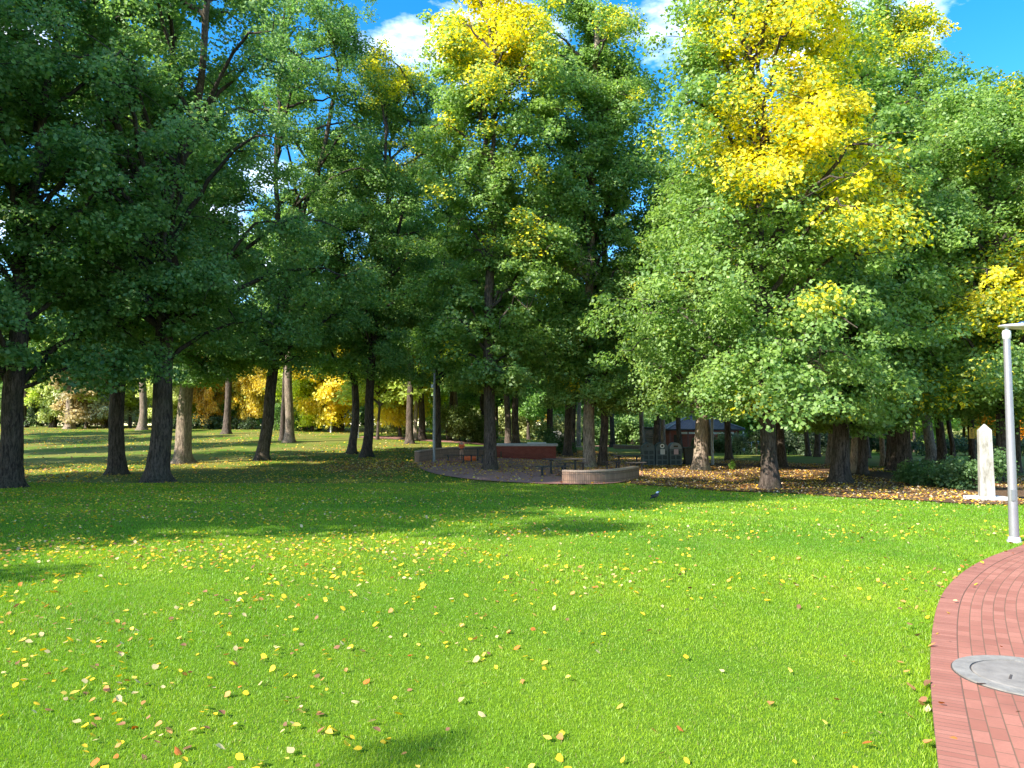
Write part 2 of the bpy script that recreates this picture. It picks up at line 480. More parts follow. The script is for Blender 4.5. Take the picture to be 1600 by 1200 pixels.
for (a, b_, dn, hh, ww) in [(3.3, 5.5, 13000, .024, .0026), (5.5, 8, 8000, .026, .0034), (8, 12, 3400, .029, .0055), (12, 18, 1100, .036, .010), (18, 30, 330, .04, .019)]:
    parts.append(blades(*scatter(a, b_, dn), hh, ww))
# longer tufts along the path edge
tt = np.linspace(0, 1, 9000); idx = (tt * (len(PATH_L) * .62)).astype(int); fr = rng.random(9000)[:, None]
pe = PATH_L[idx] * (1 - fr) + PATH_L[np.minimum(idx + 1, len(PATH_L) - 1)] * fr - NR[idx] * np.abs(rng.normal(.03, .05, (9000, 1)))
parts.append(blades(pe[:, 0], pe[:, 1], .042, .004))
off = 0; VV, QQ, TT, CQ, CT = [], [], [], [], []
for V, Q, T, c in parts:
    VV.append(V); QQ.append(Q + off); TT.append(T + off); CQ.append(c); CT.append(c * 1.1); off += len(V)
me = np_mesh('grass', np.concatenate(VV), [np.concatenate(QQ), np.concatenate(TT)], np.concatenate(CQ + CT))
tag(link('grass', me, None, M['grassblade']), 'short mown green grass of the park lawn', 'grass', kind='stuff')

# ------------------------------------------------------------------ fallen leaves
def leaf_patch(x, y, size, pal, wts, lift, curl=.35):
    n = len(x); z = gz(x, y) + lift * rng.uniform(.5, 1.4, n)
    yaw = rng.uniform(0, 2 * pi, n); tx = rng.normal(0, .38, n); ty = rng.normal(0, .38, n)
    s = size * rng.uniform(.6, 1.25, n); cu = rng.uniform(-curl, curl, n) + .15
    # leaf outline in local x (length), y (width); fold and curl
    outl = np.array([[-.5, 0], [-.28, .34], [.05, .42], [.34, .22], [.6, 0], [.34, -.22], [.05, -.42], [-.28, -.34]])
    mid = np.array([[.03, 0]])
    pts = np.concatenate([outl, mid]) # 9 pts
    lx = pts[:, 0][None] * s[:, None] * (1 + rng.normal(0, .08, (n, 9))); ly = pts[:, 1][None] * s[:, None] * (1 + rng.normal(0, .08, (n, 9)))
    lz = (np.abs(pts[:, 1])[None] * cu[:, None] + (pts[:, 0] ** 2)[None] * cu[:, None] * .8) * s[:, None]
    lz = lz + lx * np.sin(tx)[:, None] + ly * np.sin(ty)[:, None]
    c, sn = np.cos(yaw)[:, None], np.sin(yaw)[:, None]
    V = np.stack([x[:, None] + lx * c - ly * sn, y[:, None] + lx * sn + ly * c, z[:, None] + lz], -1).reshape(-1, 3)
    tri = np.array([[8, 0, 7], [8, 7, 6], [8, 6, 5], [8, 5, 4], [8, 4, 3], [8, 3, 2], [8, 2, 1], [8, 1, 0]])
    F = (np.arange(n)[:, None, None] * 9 + tri[None]).reshape(-1, 3)
    k = rng.choice(len(pal), n, p=np.array(wts) / sum(wts))
    col = np.array(pal)[k] * rng.uniform(.7, 1.25, (n, 1))
    return V, F, np.repeat(col, 8, 0)
YEL = [(.76, .50, .02), (.72, .50, .08), (.56, .43, .20), (.50, .24, .07), (.26, .12, .06), (.60, .17, .03)]
def join_leaves(lst, name, label, cat):
    off = 0; a, b_, c_ = [], [], []
    for V, F, c in lst: a.append(V); b_.append(F + off); c_.append(c); off += len(V)
    tag(link(name, np_mesh(name, np.concatenate(a), [np.concatenate(b_)], np.concatenate(c_)), None, M['fallen']), label, cat, kind='stuff')
def lawn_leaf_pts(y0, y1, dens):
    x, y = scatter(y0, y1, dens)
    left = 1.15 - sstep((x / y + .5) / 1.0)             # more of them towards the left
    p = h2(x, y, 1.3, 21) ** 1.7 * 1.9 * (.14 + left ** 1.8)
    k = (rng.random(len(x)) < p) & ~inside(x, y, PATH_POLY) & ~inside(x, y, PLAZA)
    return x[k], y[k]
LL = []
x, y = lawn_leaf_pts(3.4, 7, 44); LL.append(leaf_patch(x, y, .041, YEL, [5, 2.4, 2.2, 2, 1.8, .7], .022, .6))
x, y = lawn_leaf_pts(7, 13, 80); LL.append(leaf_patch(x, y, .046, YEL, [6, 3, 1.8, 1.4, 1.2, .3], .026, .6))
x, y = lawn_leaf_pts(13, 44, 38); LL.append(leaf_patch(x, y, .05, YEL, [6, 3, 1.5, 1.5, 1, .2], .045))
nb_ = 26000
y = rng.uniform(30, 98, nb_); x = -y * rng.uniform(-.05, .74, nb_); k = (rng.random(nb_) < h2(x, y, .22, 61) ** 1.5)
LL.append(leaf_patch(x[k], y[k], .12, YEL, [3, 2, 2, 4, 3, .3], .03, .5))
# windblown leaves beside the path and on it
k = rng.integers(20, int(len(PATH_L) * .42), 130); dd = rng.normal(-.05, .16, 130)
pp = PATH_L[k] + NR[k] * dd[:, None] + rng.normal(0, .1, (130, 2))
LL.append(leaf_patch(pp[:, 0], pp[:, 1], .046, YEL, [1, .6, .6, 2, 2.5, 2.0], .04, .6))
k = rng.integers(20, len(PATH_L) - 5, 160); dd = rng.uniform(.1, 2.1, 160)
pp = PATH_L[k] + NR[k] * dd[:, None]
LL.append(leaf_patch(pp[:, 0], pp[:, 1], .032, YEL, [1, .6, .6, 2, 3.5, 2.2], .036, .5))
join_leaves(LL, 'fallen_leaves', 'yellow and brown leaves scattered over the mown lawn', 'leaves')
# dense leaf litter in the bed, on the paving and fraying out into the lawn
LL = []
bx0, bx1 = LITTER[:, 0].min() - 3, LITTER[:, 0].max() + 3; by0, by1 = LITTER[:, 1].min() - 3, LITTER[:, 1].max() + 3
n = 150000
x = rng.uniform(bx0, bx1, n); y = rng.uniform(by0, by1, n)
jx, jy = x + rng.normal(0, .5, n), y + rng.normal(0, .8, n)
k = inside(jx, jy, LITTER) & ~inside(x, y, PATH_POLY) & (rng.random(n) < .35 + .65 * h2(x, y, .8, 33))
LL.append(leaf_patch(x[k], y[k], .068, YEL + [(.62, .33, .06), (.66, .50, .34)], [4, 3, 2.5, 4, 3.5, .6, 4, 5], .05, .6))
x = rng.uniform(PLAZA[:, 0].min(), PLAZA[:, 0].max(), 16000); y = rng.uniform(PLAZA[:, 1].min(), PLAZA[:, 1].max(), 16000)
k = inside(x, y, PLAZA) & (rng.random(16000) < h2(x, y, .55, 41) * .75 * sstep((y - 27) / 11) + .04)
LL.append(leaf_patch(x[k], y[k], .09, YEL + [(.62, .33, .06)], [3, 2, 1.5, 4, 4, .6, 3], .06, .5))
q = np.array([GP(*p)[:2] for p in [(500, 724), (560, 716), (650, 722), (660, 742), (600, 746), (530, 738)]])
x = rng.uniform(q[:, 0].min(), q[:, 0].max(), 9000); y = rng.uniform(q[:, 1].min(), q[:, 1].max(), 9000)
k = inside(x + rng.normal(0, .6, 9000), y + rng.normal(0, 1.2, 9000), q) & (rng.random(9000) < h2(x, y, .7, 8))
LL.append(leaf_patch(x[k], y[k], .09, YEL, [1, 1, 1, 3, 4, .3], .055, .5))
join_leaves(LL, 'leaf_litter', 'thick layer of brown and golden leaves under the trees', 'leaf litter')

# ------------------------------------------------------------------ trees
G1, G2 = np.array([.090, .195, .028]), np.array([.27, .41, .085])
YL = np.array([.84, .73, .035])
def leaves_mesh(name, C, cl_r, nl, size, yel, seed, droop=.27, jitter=.65, up=.7, center=None, flat=.6, tone=(1, 1, 1)):
    """C clump centres (n,3); returns a leaf mesh"""
    rg = np.random.default_rng(seed); n = len(C)
    r = cl_r * np.exp(rg.normal(-.06, .30, n)).clip(.5, 1.8)
    cnt = rg.poisson(nl * (r / cl_r) ** 2 * rg.uniform(.6, 1.35, n)); ci = np.repeat(np.arange(n), cnt); tot = len(ci)
    d = rg.normal(0, 1, (tot, 3)); d /= np.linalg.norm(d, axis=1)[:, None]
    rad = rg.random(tot) ** .45
    off = d * (rad * r[ci])[:, None]; hd = np.hypot(off[:, 0], off[:, 1])
    off[:, 2] = off[:, 2] * flat * rg.uniform(.7, 1.4, n)[ci] - droop * hd ** 2 / cl_r
    P = C[ci] + off
    cen = np.zeros(3) if center is None else center
    outw = C[ci] - cen; outw[:, 2] *= .15; outw /= np.linalg.norm(outw, axis=1)[:, None] + 1e-6
    nrm = np.array([0, 0, up])[None] + .5 * outw + .35 * d + rg.normal(0, jitter, (tot, 3)); nrm /= np.linalg.norm(nrm, axis=1)[:, None]
    a = rg.normal(0, 1, (tot, 3)); a[:, 2] -= .5
    a -= (a * nrm).sum(1)[:, None] * nrm; a /= np.linalg.norm(a, axis=1)[:, None] + 1e-6
    b = np.cross(nrm, a)
    s = (size * rg.uniform(.6, 1.3, tot))[:, None]; fold = (rg.uniform(.0, .3, tot))[:, None]
    v0 = P - a * s * .5; v2 = P + a * s * .6
    v1 = P + b * s * .42 - nrm * s * fold; v3 = P - b * s * .42 - nrm * s * fold
    V = np.stack([v0, v1, v2, v3], 1).reshape(-1, 3)
    F = (np.arange(tot)[:, None] * 4 + np.arange(4)[None])
    t = np.clip(rg.normal(.45, .22, tot) + rg.normal(0, .16, n)[ci], 0, 1)[:, None]
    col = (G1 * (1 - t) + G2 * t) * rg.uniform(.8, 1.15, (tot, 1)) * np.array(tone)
    yy = np.clip(yel, 0, 1)[ci]
    isy = rg.random(tot) < yy
    col[isy] = YL * rg.uniform(.7, 1.15, (isy.sum(), 1)) * np.array([1, 1, 1]) + rg.normal(0, .02, (isy.sum(), 3)).clip(-.04, .06)
    part = (~isy) & (rg.random(tot) < .012 + yy * .5)
    col[part] = np.array([.28, .32, .03]) * rg.uniform(.7, 1.2, (part.sum(), 1))
    return np_mesh(name, V, [F], np.clip(col, .004, 1))

def prof(t, z0f=.0):
    xs = [0, .08, .22, .5, .75, .9, 1.0]; ys = [.62, .92, 1.0, .95, .72, .45, .12]
    return np.interp(t, xs, ys)
def make_variant(seed, H, Rr, z0, nclump=330, nl=210, size=.165, leaders=1, fork=.3, spread=.35, yel=None, tone=(1, 1, 1), lean=(0, 0), cl_r=.85, nlimb=46, profile=None, density_top=1.0):
    """branches + leaf clumps for one tree, trunk base at the origin"""
    rg = np.random.default_rng(seed); pf = profile or prof
    ph = rg.uniform(0, 6.28, 6)
    def env(h, az):
        t = np.clip((h - z0) / (H - z0), 0, 1)
        return Rr * pf(t) * (1 + .16 * np.sin(az * 2 + ph[0] + h * .25) + .13 * np.sin(az * 3 + ph[1] - h * .5) + .10 * np.sin(az * 5 + h * 1.1 + ph[2]))
    # leaders
    Ls = []
    hb = H * fork
    base = [np.array([0, 0, -.25]), np.array([0, 0, .4])]
    nb = 6
    wob = rg.normal(0, .10, (nb, 2)).cumsum(0)
    for i in range(nb):
        h = .4 + (hb - .4) * (i + 1) / nb
        base.append(np.array([wob[i, 0] * .8 + lean[0] * h / H, wob[i, 1] * .8 + lean[1] * h / H, h]))
    for k in range(leaders):
        az = ph[3] + k * 2 * pi / leaders + rg.normal(0, .3)
        pts = list(base); p = base[-1].copy(); sp = spread * Rr if leaders > 1 else 0.0
        ns = 9; top = H * (.9 if leaders == 1 else rg.uniform(.72, .9))
        w2 = rg.normal(0, .13, (ns, 2)).cumsum(0)
        for i in range(ns):
            f = (i + 1) / ns; h = hb + (top - hb) * f
            o_ = sp * (1 - (1 - f) ** 1.6)
            pts.append(np.array([p[0] + np.cos(az) * o_ + w2[i, 0] + lean[0] * (h - hb) / H, p[1] + np.sin(az) * o_ + w2[i, 1] + lean[1] * (h - hb) / H, h]))
        Ls.append(catmull(pts, 3))
    acc = Acc(); C = []
    r_lead0 = .16
    for q_ in range(nlimb):
        f = (q_ + rg.random()) / nlimb
        h = z0 + (H * .95 - z0) * f; az = q_ * 2.4 + rg.normal(0, .4)
        L_ = Ls[rg.integers(len(Ls))]
        er = env(h, az) * rg.uniform(.8, 1.02)
        rise = rg.uniform(.35, .8) * er * (1.15 - .3 * f)
        if f < .15: rise *= .5
        hs_ = max(h - rise, z0 * .75 + .3, 1.9 if z0 > 2.2 else 1.2)
        i0 = np.argmin(np.abs(L_[:, 2] - hs_)); p0 = L_[i0]
        p3 = np.array([er * np.cos(az) + lean[0] * h / H, er * np.sin(az) + lean[1] * h / H, h])
        v = p3 - p0
        p1 = p0 + np.array([v[0] * .3, v[1] * .3, v[2] * .5 + .2]); p2 = p0 + np.array([v[0] * .7, v[1] * .7, v[2] * .95 + .25])
        p3 = p3 - np.array([0, 0, rg.uniform(.1, .6)])
        path = catmull([p0, p1, p2, p3], 4); path[1:-1] += rg.normal(0, .07, (len(path) - 2, 3))
        lr = np.linspace(.045 + .012 * np.linalg.norm(v), .014, len(path))
        acc.add(*tube(path, lr, 6))
        m_ = len(path)
        for j in range(4, m_):
            if rg.random() < .35 or j == m_ - 1: C.append(path[j] + rg.normal(0, .3, 3))
            for _ in range(int(rg.random() < .62)):
                e = path[j] + rg.normal(0, 1, 3) * np.array([.8, .8, .5]) * (.55 + .12 * Rr)
                if rg.random() < .55:
                    md = (path[j] + e) / 2 + rg.normal(0, .12, 3) + np.array([0, 0, .12])
                    acc.add(*tube(catmull([path[j], md, e], 2), np.linspace(.02, .007, 5), 4))
                C.append(e)
    # shell clumps fill the outline
    need = max(0, nclump - len(C))
    t = rg.random(need) ** .95; h = z0 + (H - z0) * t; az = rg.uniform(0, 2 * pi, need)
    er = env(h, az) * np.sqrt(rg.uniform(.45, 1.0, need))
    sh = np.column_stack([er * np.cos(az) + lean[0] * h / H, er * np.sin(az) + lean[1] * h / H, h])
    C = np.concatenate([np.array(C), sh]) if len(C) else sh
    C[:, 2] = np.maximum(C[:, 2], z0 - .1)
    keep = rg.random(len(C)) < np.interp((C[:, 2] - z0) / (H - z0), [0, .6, 1], [1, 1, density_top])
    C = C[keep]
    y_ = np.zeros(len(C)) if yel is None else yel(C)
    return dict(H=H, R=Rr, leaders=Ls, limbs=acc.mesh('branches'), C=C, crown=leaves_mesh('crown', C, cl_r, nl, size, y_, seed + 7, center=np.array([0, 0, 0]), tone=tone), fork=hb, seed=seed)

def bole(v, r0, sx, sz, seed, cut=1.0):
    rg = np.random.default_rng(seed); acc = Acc(); H = v['H'] * sz
    for k, L_ in enumerate(v['leaders']):
        P = L_ * np.array([sx, sx, sz])
        if k > 0:
            i0 = np.argmin(np.abs(P[:, 2] - v['fork'] * sz)); P = P[max(0, i0 - 1):]
        # resample finely near the ground
        hs = np.unique(np.concatenate([np.linspace(P[0, 2], min(P[0, 2] + 1.6, P[-1, 2] * .5), 12), np.linspace(P[0, 2] + 1.6, P[-1, 2], 26)]))
        Q = np.column_stack([np.interp(hs, P[:, 2], P[:, 0]), np.interp(hs, P[:, 2], P[:, 1]), hs])
        rr = r0 * (1 - .62 * np.clip(hs / H, 0, 1) ** .8)
        if len(v['leaders']) > 1:
            fz = v['fork'] * sz; s_ = .62 if len(v['leaders']) == 2 else .54
            rr = np.where(hs > fz, rr * np.interp(hs, [fz, fz + 1.2], [1.0 if k == 0 else .8, s_]), rr)
        rr = rr * (1 + .32 * np.exp(-np.maximum(hs, 0) / .35) + .10 * np.exp(-np.maximum(hs, 0) / 1.3))
        V_, F_ = tube(Q, rr, 16, .045, rg)
        if k == 0:
            ang = np.arctan2(V_[:, 1], V_[:, 0]); p1, p2 = rg.uniform(0, 6.28, 2)
            e = np.exp(-np.maximum(V_[:, 2], 0) / .22) * (.16 * np.sin(ang * 4 + p1) + .12 * np.sin(ang * 7 + p2) + .14) + .03 * np.sin(V_[:, 2] * 2.1 + p2) * np.sin(ang * 2 + p1)
            V_[:, :2] *= (1 + e * (V_[:, 2] < 3))[:, None]
        acc.add(V_, F_)
    return acc.mesh('trunk')

VAR = {}
def get_var(key):
    return VAR[key]
for i, (lead, fk) in enumerate([(1, .5), (2, .35), (1, .5), (3, .3), (1, .6)]):
    VAR['g%d' % i] = make_variant(100 + i, 22, 4.3, [4.6, 5.4, 4.2, 5.0, 6.0][i], 130, 140, .19, lead, fk, .3, cl_r=.8, nlimb=26)
for i in range(3):   # trees deeper in the grove, bare far up
    VAR['h%d' % i] = make_variant(400 + i, 24, 4.2, 8.6 + i * .6, 130, 120, .22, 1 + (i == 1), .5, .3, cl_r=.85, nlimb=22)
for i in range(3):   # used further away: fewer, larger leaves
    VAR['f%d' % i] = make_variant(200 + i, 20, 4.6, 4.0, 150, 75, .32, 1, .5, cl_r=1.05, nlimb=22)
for i in range(2):   # round park trees far off
    VAR['r%d' % i] = make_variant(300 + i, 11, 4.6, 1.6, 170, 80, .33, 3, .22, .5, cl_r=1.05, nlimb=22, profile=lambda t: np.interp(t, [0, .2, .5, .8, 1], [.55, .9, 1, .75, .2]))
used = set()
def place_tree(px, py, wpx, H, Rr, var, label, name='elm_tree', cat='tree', group=None, rot=None, col=None, bark='bark', loc=None, seed=None, top_px=None):
    g = loc if loc is not None else GP(px, py)
    seed = seed or int(px * 7 + py * 13) % 99991
    rg = random.Random(seed)
    v = VAR[var] if isinstance(var, str) else var
    sx = Rr / v['R']; sz = H / v['H']
    rot = rg.uniform(0, 6.28) if rot is None else rot
    r0 = (wpx / 2 * g[1] / FPX if wpx else .3) / 1.12
    t = thing(name, label, cat, (g[0], g[1], g[2]), rot, group)
    link('trunk', bole(v, r0, sx, sz, seed), t, M[bark])
    for nm, key, mt in (('branches', 'limbs', M['bark_twig']), ('crown', 'crown', M['leaf'])):
        o = link(nm, v[key], t, mt)
        o.scale = (sx, sx, sz)
        if nm == 'crown' and col: o.color = col
        else: o.color = (1, 1, 1, 0)
    return t
def hero(px, py, wpx, H, Rr, z0, label, seed, blobs=(), lean=(0, 0), leaders=1, fork=.5, spread=.35, nclump=480, nl=190, size=.15, cl_r=.75, bark='bark', profile=None, dt=1.0, nlimb=52, loc=None, base_y=0.0, cat='tree', name='elm_tree', tone=None, group='elms around the lawn and the picnic area'):
    g = GP(px, py) if loc is None else loc
    pr = [(b[0], b[1], b[2], b[3] if len(b) > 3 else .9) for b in blobs]
    def yel(C):
        rq = np.random.default_rng(seed + 5); out = np.where(rq.random(len(C)) < .05, rq.uniform(0, .45, len(C)), base_y) * (px > 600); vary = rq.uniform(.45, 1.05, len(C))
        c, s = cos(TILT), sin(TILT)
        w = C + np.array([g[0], g[1], g[2] - CAMH])
        dep = w[:, 1] * c + w[:, 2] * s; up = -w[:, 1] * s + w[:, 2] * c
        X = 800 + FPX * w[:, 0] / dep; Y = 600 - FPX * up / dep
        for bx, by, br, pw in pr:
            d = np.hypot(X - bx, (Y - by)) / br
            out = np.maximum(out, pw * vary * np.clip((1.4 - d) / .75, 0, 1))
        return out
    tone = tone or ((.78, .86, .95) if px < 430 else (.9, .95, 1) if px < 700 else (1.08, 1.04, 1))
    size = size * (.9 + .22 * ((seed * 37) % 10) / 10)
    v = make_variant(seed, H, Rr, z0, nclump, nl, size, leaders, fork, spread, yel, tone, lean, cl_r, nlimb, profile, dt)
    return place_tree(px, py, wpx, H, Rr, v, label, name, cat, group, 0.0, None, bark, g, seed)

GR = 'elms around the lawn and the picnic area'
#--- foreground / named trees
col_prof = lambda t: np.interp(t, [0, .12, .3, .7, .9, 1], [.5, .8, .85, 1, .7, .25])
hero(15, 762, 37, 23, 5.4, 4.4, 'thick dark elm trunk cut by the picture edge, left of the other lawn trunks', 11, leaders=2, fork=.42)
hero(183, 741, 27, 23, 4.3, 5.8, 'dark straight elm trunk just left of the thickest black trunk on the lawn', 12)
hero(245, 753, 36, 27, 6.8, 6.3, 'big spreading elm with black trunk and great forked limbs against the sky', 13, leaders=3, fork=.40, spread=.55, nclump=520, nlimb=58)
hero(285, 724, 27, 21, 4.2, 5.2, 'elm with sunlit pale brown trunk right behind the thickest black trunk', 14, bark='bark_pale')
hero(410, 719, 21, 31, 5.6, 5.6, 'dark elm trunk leaning to the right, alone on the left part of the lawn', 15, lean=(3.2, 0), leaders=2, fork=.38)
hero(573, 714, 17, 28, 4.4, 5.6, 'leaning dark elm, right one of the close pair beside the leaf strewn ground', 16, blobs=[(605, 105, 50, .7), (630, 240, 28, .5)], lean=(1.6, 0), leaders=3, fork=.36, spread=.4)
hero(766, 735, 22, 26.6, 3.9, 4.4, 'tall elm with yellow top and grey trunk in front of the brick barbecue', 17, blobs=[(780, 20, 95, .85), (740, 60, 50, .6), (830, 50, 40, .5), (828, 350, 30, .35)], nclump=520, leaders=2, fork=.55, spread=.25, profile=col_prof)
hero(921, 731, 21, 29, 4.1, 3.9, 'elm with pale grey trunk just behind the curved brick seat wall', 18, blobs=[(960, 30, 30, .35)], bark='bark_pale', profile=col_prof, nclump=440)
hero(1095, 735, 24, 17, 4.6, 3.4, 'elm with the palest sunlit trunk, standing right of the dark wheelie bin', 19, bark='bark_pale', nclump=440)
hero(1203, 765, 28, 21, 4.6, 3.0, 'elm with brown ridged trunk nearest the lawn edge and a large yellow upper crown', 20, blobs=[(1250, 60, 115, .9), (1290, 170, 95, 1.0), (1190, 210, 80, .95), (1150, 45, 60, .7), (1240, 230, 50, .9), (1362, 240, 34, 1.0), (1352, 315, 55, 1.0), (1285, 470, 24, .5)], nclump=520, leaders=1, nlimb=64)
hero(1313, 755, 30, 14.2, 3.9, 2.6, 'lower elm with flared brown trunk and a yellow spray in its top', 21, blobs=[(1362, 230, 45, 1), (1350, 310, 70, 1), (1300, 350, 40, .6)], nclump=430, profile=lambda t: np.interp(t, [0, .1, .3, .6, .8, 1], [.7, .95, 1, .75, .5, .15]), lean=(.9, 0))
hero(1408, 735, 33, 27, 4.9, 3.2, 'very thick elm trunk beside the far brick path, crown reaching the picture top', 22, blobs=[(1460, 40, 45, .75), (1400, 60, 40, .5), (1400, 170, 25, .5)], nclump=520, nlimb=58)
hero(1567, 753, 20, 17.0, 4.2, 3.0, 'elm right behind the stone obelisk with yellowing leaves beside the lamp post', 23, blobs=[(1590, 430, 45, 1.0), (1540, 480, 55, .8), (1600, 120, 40, .4), (1545, 460, 30, .5)], nclump=460)
hero(1700, 742, 24, 19, 4.6, 2.8, 'elm whose crown enters the picture at the right edge above the lamp head', 24, blobs=[(1600, 400, 40, .8)], nclump=420, bark='bark_pale')

def dead_wood(px, py, Y, spread_, seed, label, n=22):
    rg = np.random.default_rng(seed); acc = Acc(); c = np.array(at_depth(px, py, Y)); 
    for i in range(n):
        a = rg.uniform(0, 6.28); P = [rg.normal(0, .12, 3)]; d = np.array([cos(a), sin(a) * .6, rg.normal(-.05, .35)])
        for k in range(5):
            d = d + rg.normal(0, .42, 3); d /= np.linalg.norm(d); P.append(P[-1] + d * spread_ / 5 * rg.uniform(.6, 1.2))
        acc.add(*tube(catmull(P, 3), np.linspace(.026, .006, 16), 5))
        for k in (2, 3, 4):
            e = P[k] + rg.normal(0, .22, 3) * spread_; acc.add(*tube(np.array([P[k], (P[k] + e) / 2 + rg.normal(0, .05, 3), e]), [.012, .009, .004], 4))
    t = thing('dead_branches', label, 'dead branches', c)
    link('twigs', acc.mesh('twigs'), t, M['bark_pale'])
dead_wood(900, 405, 38.6, 1.5, 61, 'tangle of bare grey twigs on the trunk of the pale seat wall elm', 30)
dead_wood(1272, 568, 24.8, 1.0, 62, 'bare pale crooked twigs under the big yellow crowned elm', 12)
#--- the rest of the stand (px, py base, trunk width px, H, R, variant, label)
rest = [
 (109, 670, 14, 20, 4.6, 'h1', 'slim brown elm trunk in front of the far left hedge', 'bark_pale'),
 (222, 672, 14, 20, 4.4, 'h0', 'slim leaning elm trunk between the two dark trunks, near the maroon shrub', 'bark_pale'),
 (36, 668, 11, 20, 4.4, 'h0', 'far elm trunk at the left end of the dark hedge', 'bark'),
 (354, 678, 13, 20, 4.2, 'h0', 'slim elm trunk in front of the orange tree and the low hedge', 'bark'),
 (441, 688, 9, 21, 4.0, 'h0', 'thin far trunk touching the left side of a twin brown trunk', 'bark'),
 (452, 691, 16, 22, 4.4, 'h2', 'stout reddish brown trunk behind the leaning dark elm', 'bark_pale'),
 (550, 709, 14, 23, 4.4, 'g1', 'straight black trunk, left one of the close pair', 'bark'),
 (640, 693, 13, 22, 4.4, 'h1', 'brown elm trunk left of the seat wall, beyond it on the grass', 'bark'),
 (649, 688, 7, 21, 4.0, 'h1', 'thin reddish trunk tucked behind the brown elm beyond the seat wall', 'bark_pale'),
 (659, 687, 12, 22, 4.2, 'h2', 'dark trunk between the brown elm and the grey lamp post', 'bark'),
 (684, 704, 12, 24, 4.4, 'g0', 'black elm trunk directly behind the tall grey lamp post', 'bark'),
 (703, 688, 8, 19, 3.8, 'h1', 'thin trunk rising from the shrubs right of the grey lamp post', 'bark'),
 (712, 686, 11, 21, 4.0, 'h1', 'brown trunk rising from the shrubs above the orange figure', 'bark_pale'),
 (755, 690, 9, 20, 3.8, 'h2', 'dark trunk half hidden by the grey trunk at the barbecue', 'bark'),
 (794, 699, 12, 22, 4.2, 'h2', 'left trunk of the dark pair right behind the barbecue slab', 'bark'),
 (807, 699, 13, 24, 4.4, 'h0', 'right trunk of the dark pair right behind the barbecue slab', 'bark'),
 (861, 700, 12, 23, 4.4, 'h0', 'dark trunk just past the right end of the barbecue', 'bark'),
 (887, 713, 14, 24, 4.4, 'g0', 'dark trunk in the leaf litter between barbecue and pale seat wall elm', 'bark'),
 (896, 708, 8, 22, 4.0, 'h2', 'thin trunk touching the dark one in the leaf litter by the barbecue', 'bark'),
 (904, 698, 8, 20, 3.8, 'h1', 'slim sunlit trunk on the grass left of the pale seat wall elm', 'bark_pale'),
 (942, 729, 15, 26, 4.6, 'g4', 'dark trunk hard against the right side of the pale seat wall elm', 'bark'),
 (957, 699, 9, 23, 4.2, 'h0', 'lone black trunk on the yellow grass left of the recycling bins', 'bark'),
 (1004, 704, 9, 22, 4.0, 'h2', 'tan trunk left of the dark one that rises behind the recycling bins', 'bark_pale'),
 (1026, 707, 13, 25, 4.4, 'g0', 'tall dark trunk rising behind the left recycling bins', 'bark'),
 (1036, 706, 8, 22, 4.0, 'h1', 'tan trunk in front of the left end of the brick building', 'bark_pale'),
 (1063, 708, 9, 22, 4.0, 'g4', 'black trunk in front of the middle of the brick building', 'bark'),
 (1109, 712, 9, 21, 4.0, 'g2', 'dark trunk right behind the palest sunlit elm', 'bark'),
 (1139, 719, 12, 21, 4.2, 'g1', 'dark trunk in front of the right end of the brick building', 'bark'),
 (1222, 730, 15, 20, 4.2, 'g3', 'brown trunk right behind the ridged elm at the lawn edge', 'bark'),
 (1263, 713, 8, 20, 3.8, 'h0', 'slanting thin trunk against the long dark hedge', 'bark'),
 (1277, 714, 10, 21, 4.0, 'h2', 'straight grey trunk against the long dark hedge', 'bark'),
 (1295, 726, 10, 22, 4.0, 'g1', 'tan trunk on the grass left of the flared brown elm', 'bark_pale'),
 (1335, 740, 13, 20, 4.2, 'g4', 'pale leaning trunk hard against the flared brown elm', 'bark_pale'),
 (1348, 742, 15, 22, 4.4, 'g2', 'dark straight trunk at the left end of the far brick path', 'bark'),
 (1357, 716, 6, 20, 3.6, 'h1', 'very thin trunk in front of the dark hedge right of the flared elm', 'bark'),
 (1380, 728, 9, 22, 4.0, 'g0', 'tan trunk just left of the very thick elm', 'bark_pale'),
 (1389, 729, 9, 22, 4.0, 'g4', 'dark trunk touching the left side of the very thick elm', 'bark'),
 (1456, 720, 17, 23, 4.4, 'g1', 'reddish trunk on the grass left of the dark bush', 'bark_pale'),
 (1473, 726, 15, 24, 4.4, 'g2', 'black trunk behind the dark bush', 'bark'),
 (1489, 726, 8, 21, 3.8, 'g3', 'thin dark trunk behind the top of the dark bush', 'bark'),
 (1520, 728, 11, 22, 4.0, 'g0', 'dark trunk that carries the small yellow sign', 'bark'),
 (1590, 738, 11, 21, 4.0, 'g4', 'dark trunk beyond the path right of the lamp post', 'bark'),
]
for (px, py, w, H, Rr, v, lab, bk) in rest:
    place_tree(px, py, w, H, Rr, v, lab, group=GR, bark=bk)
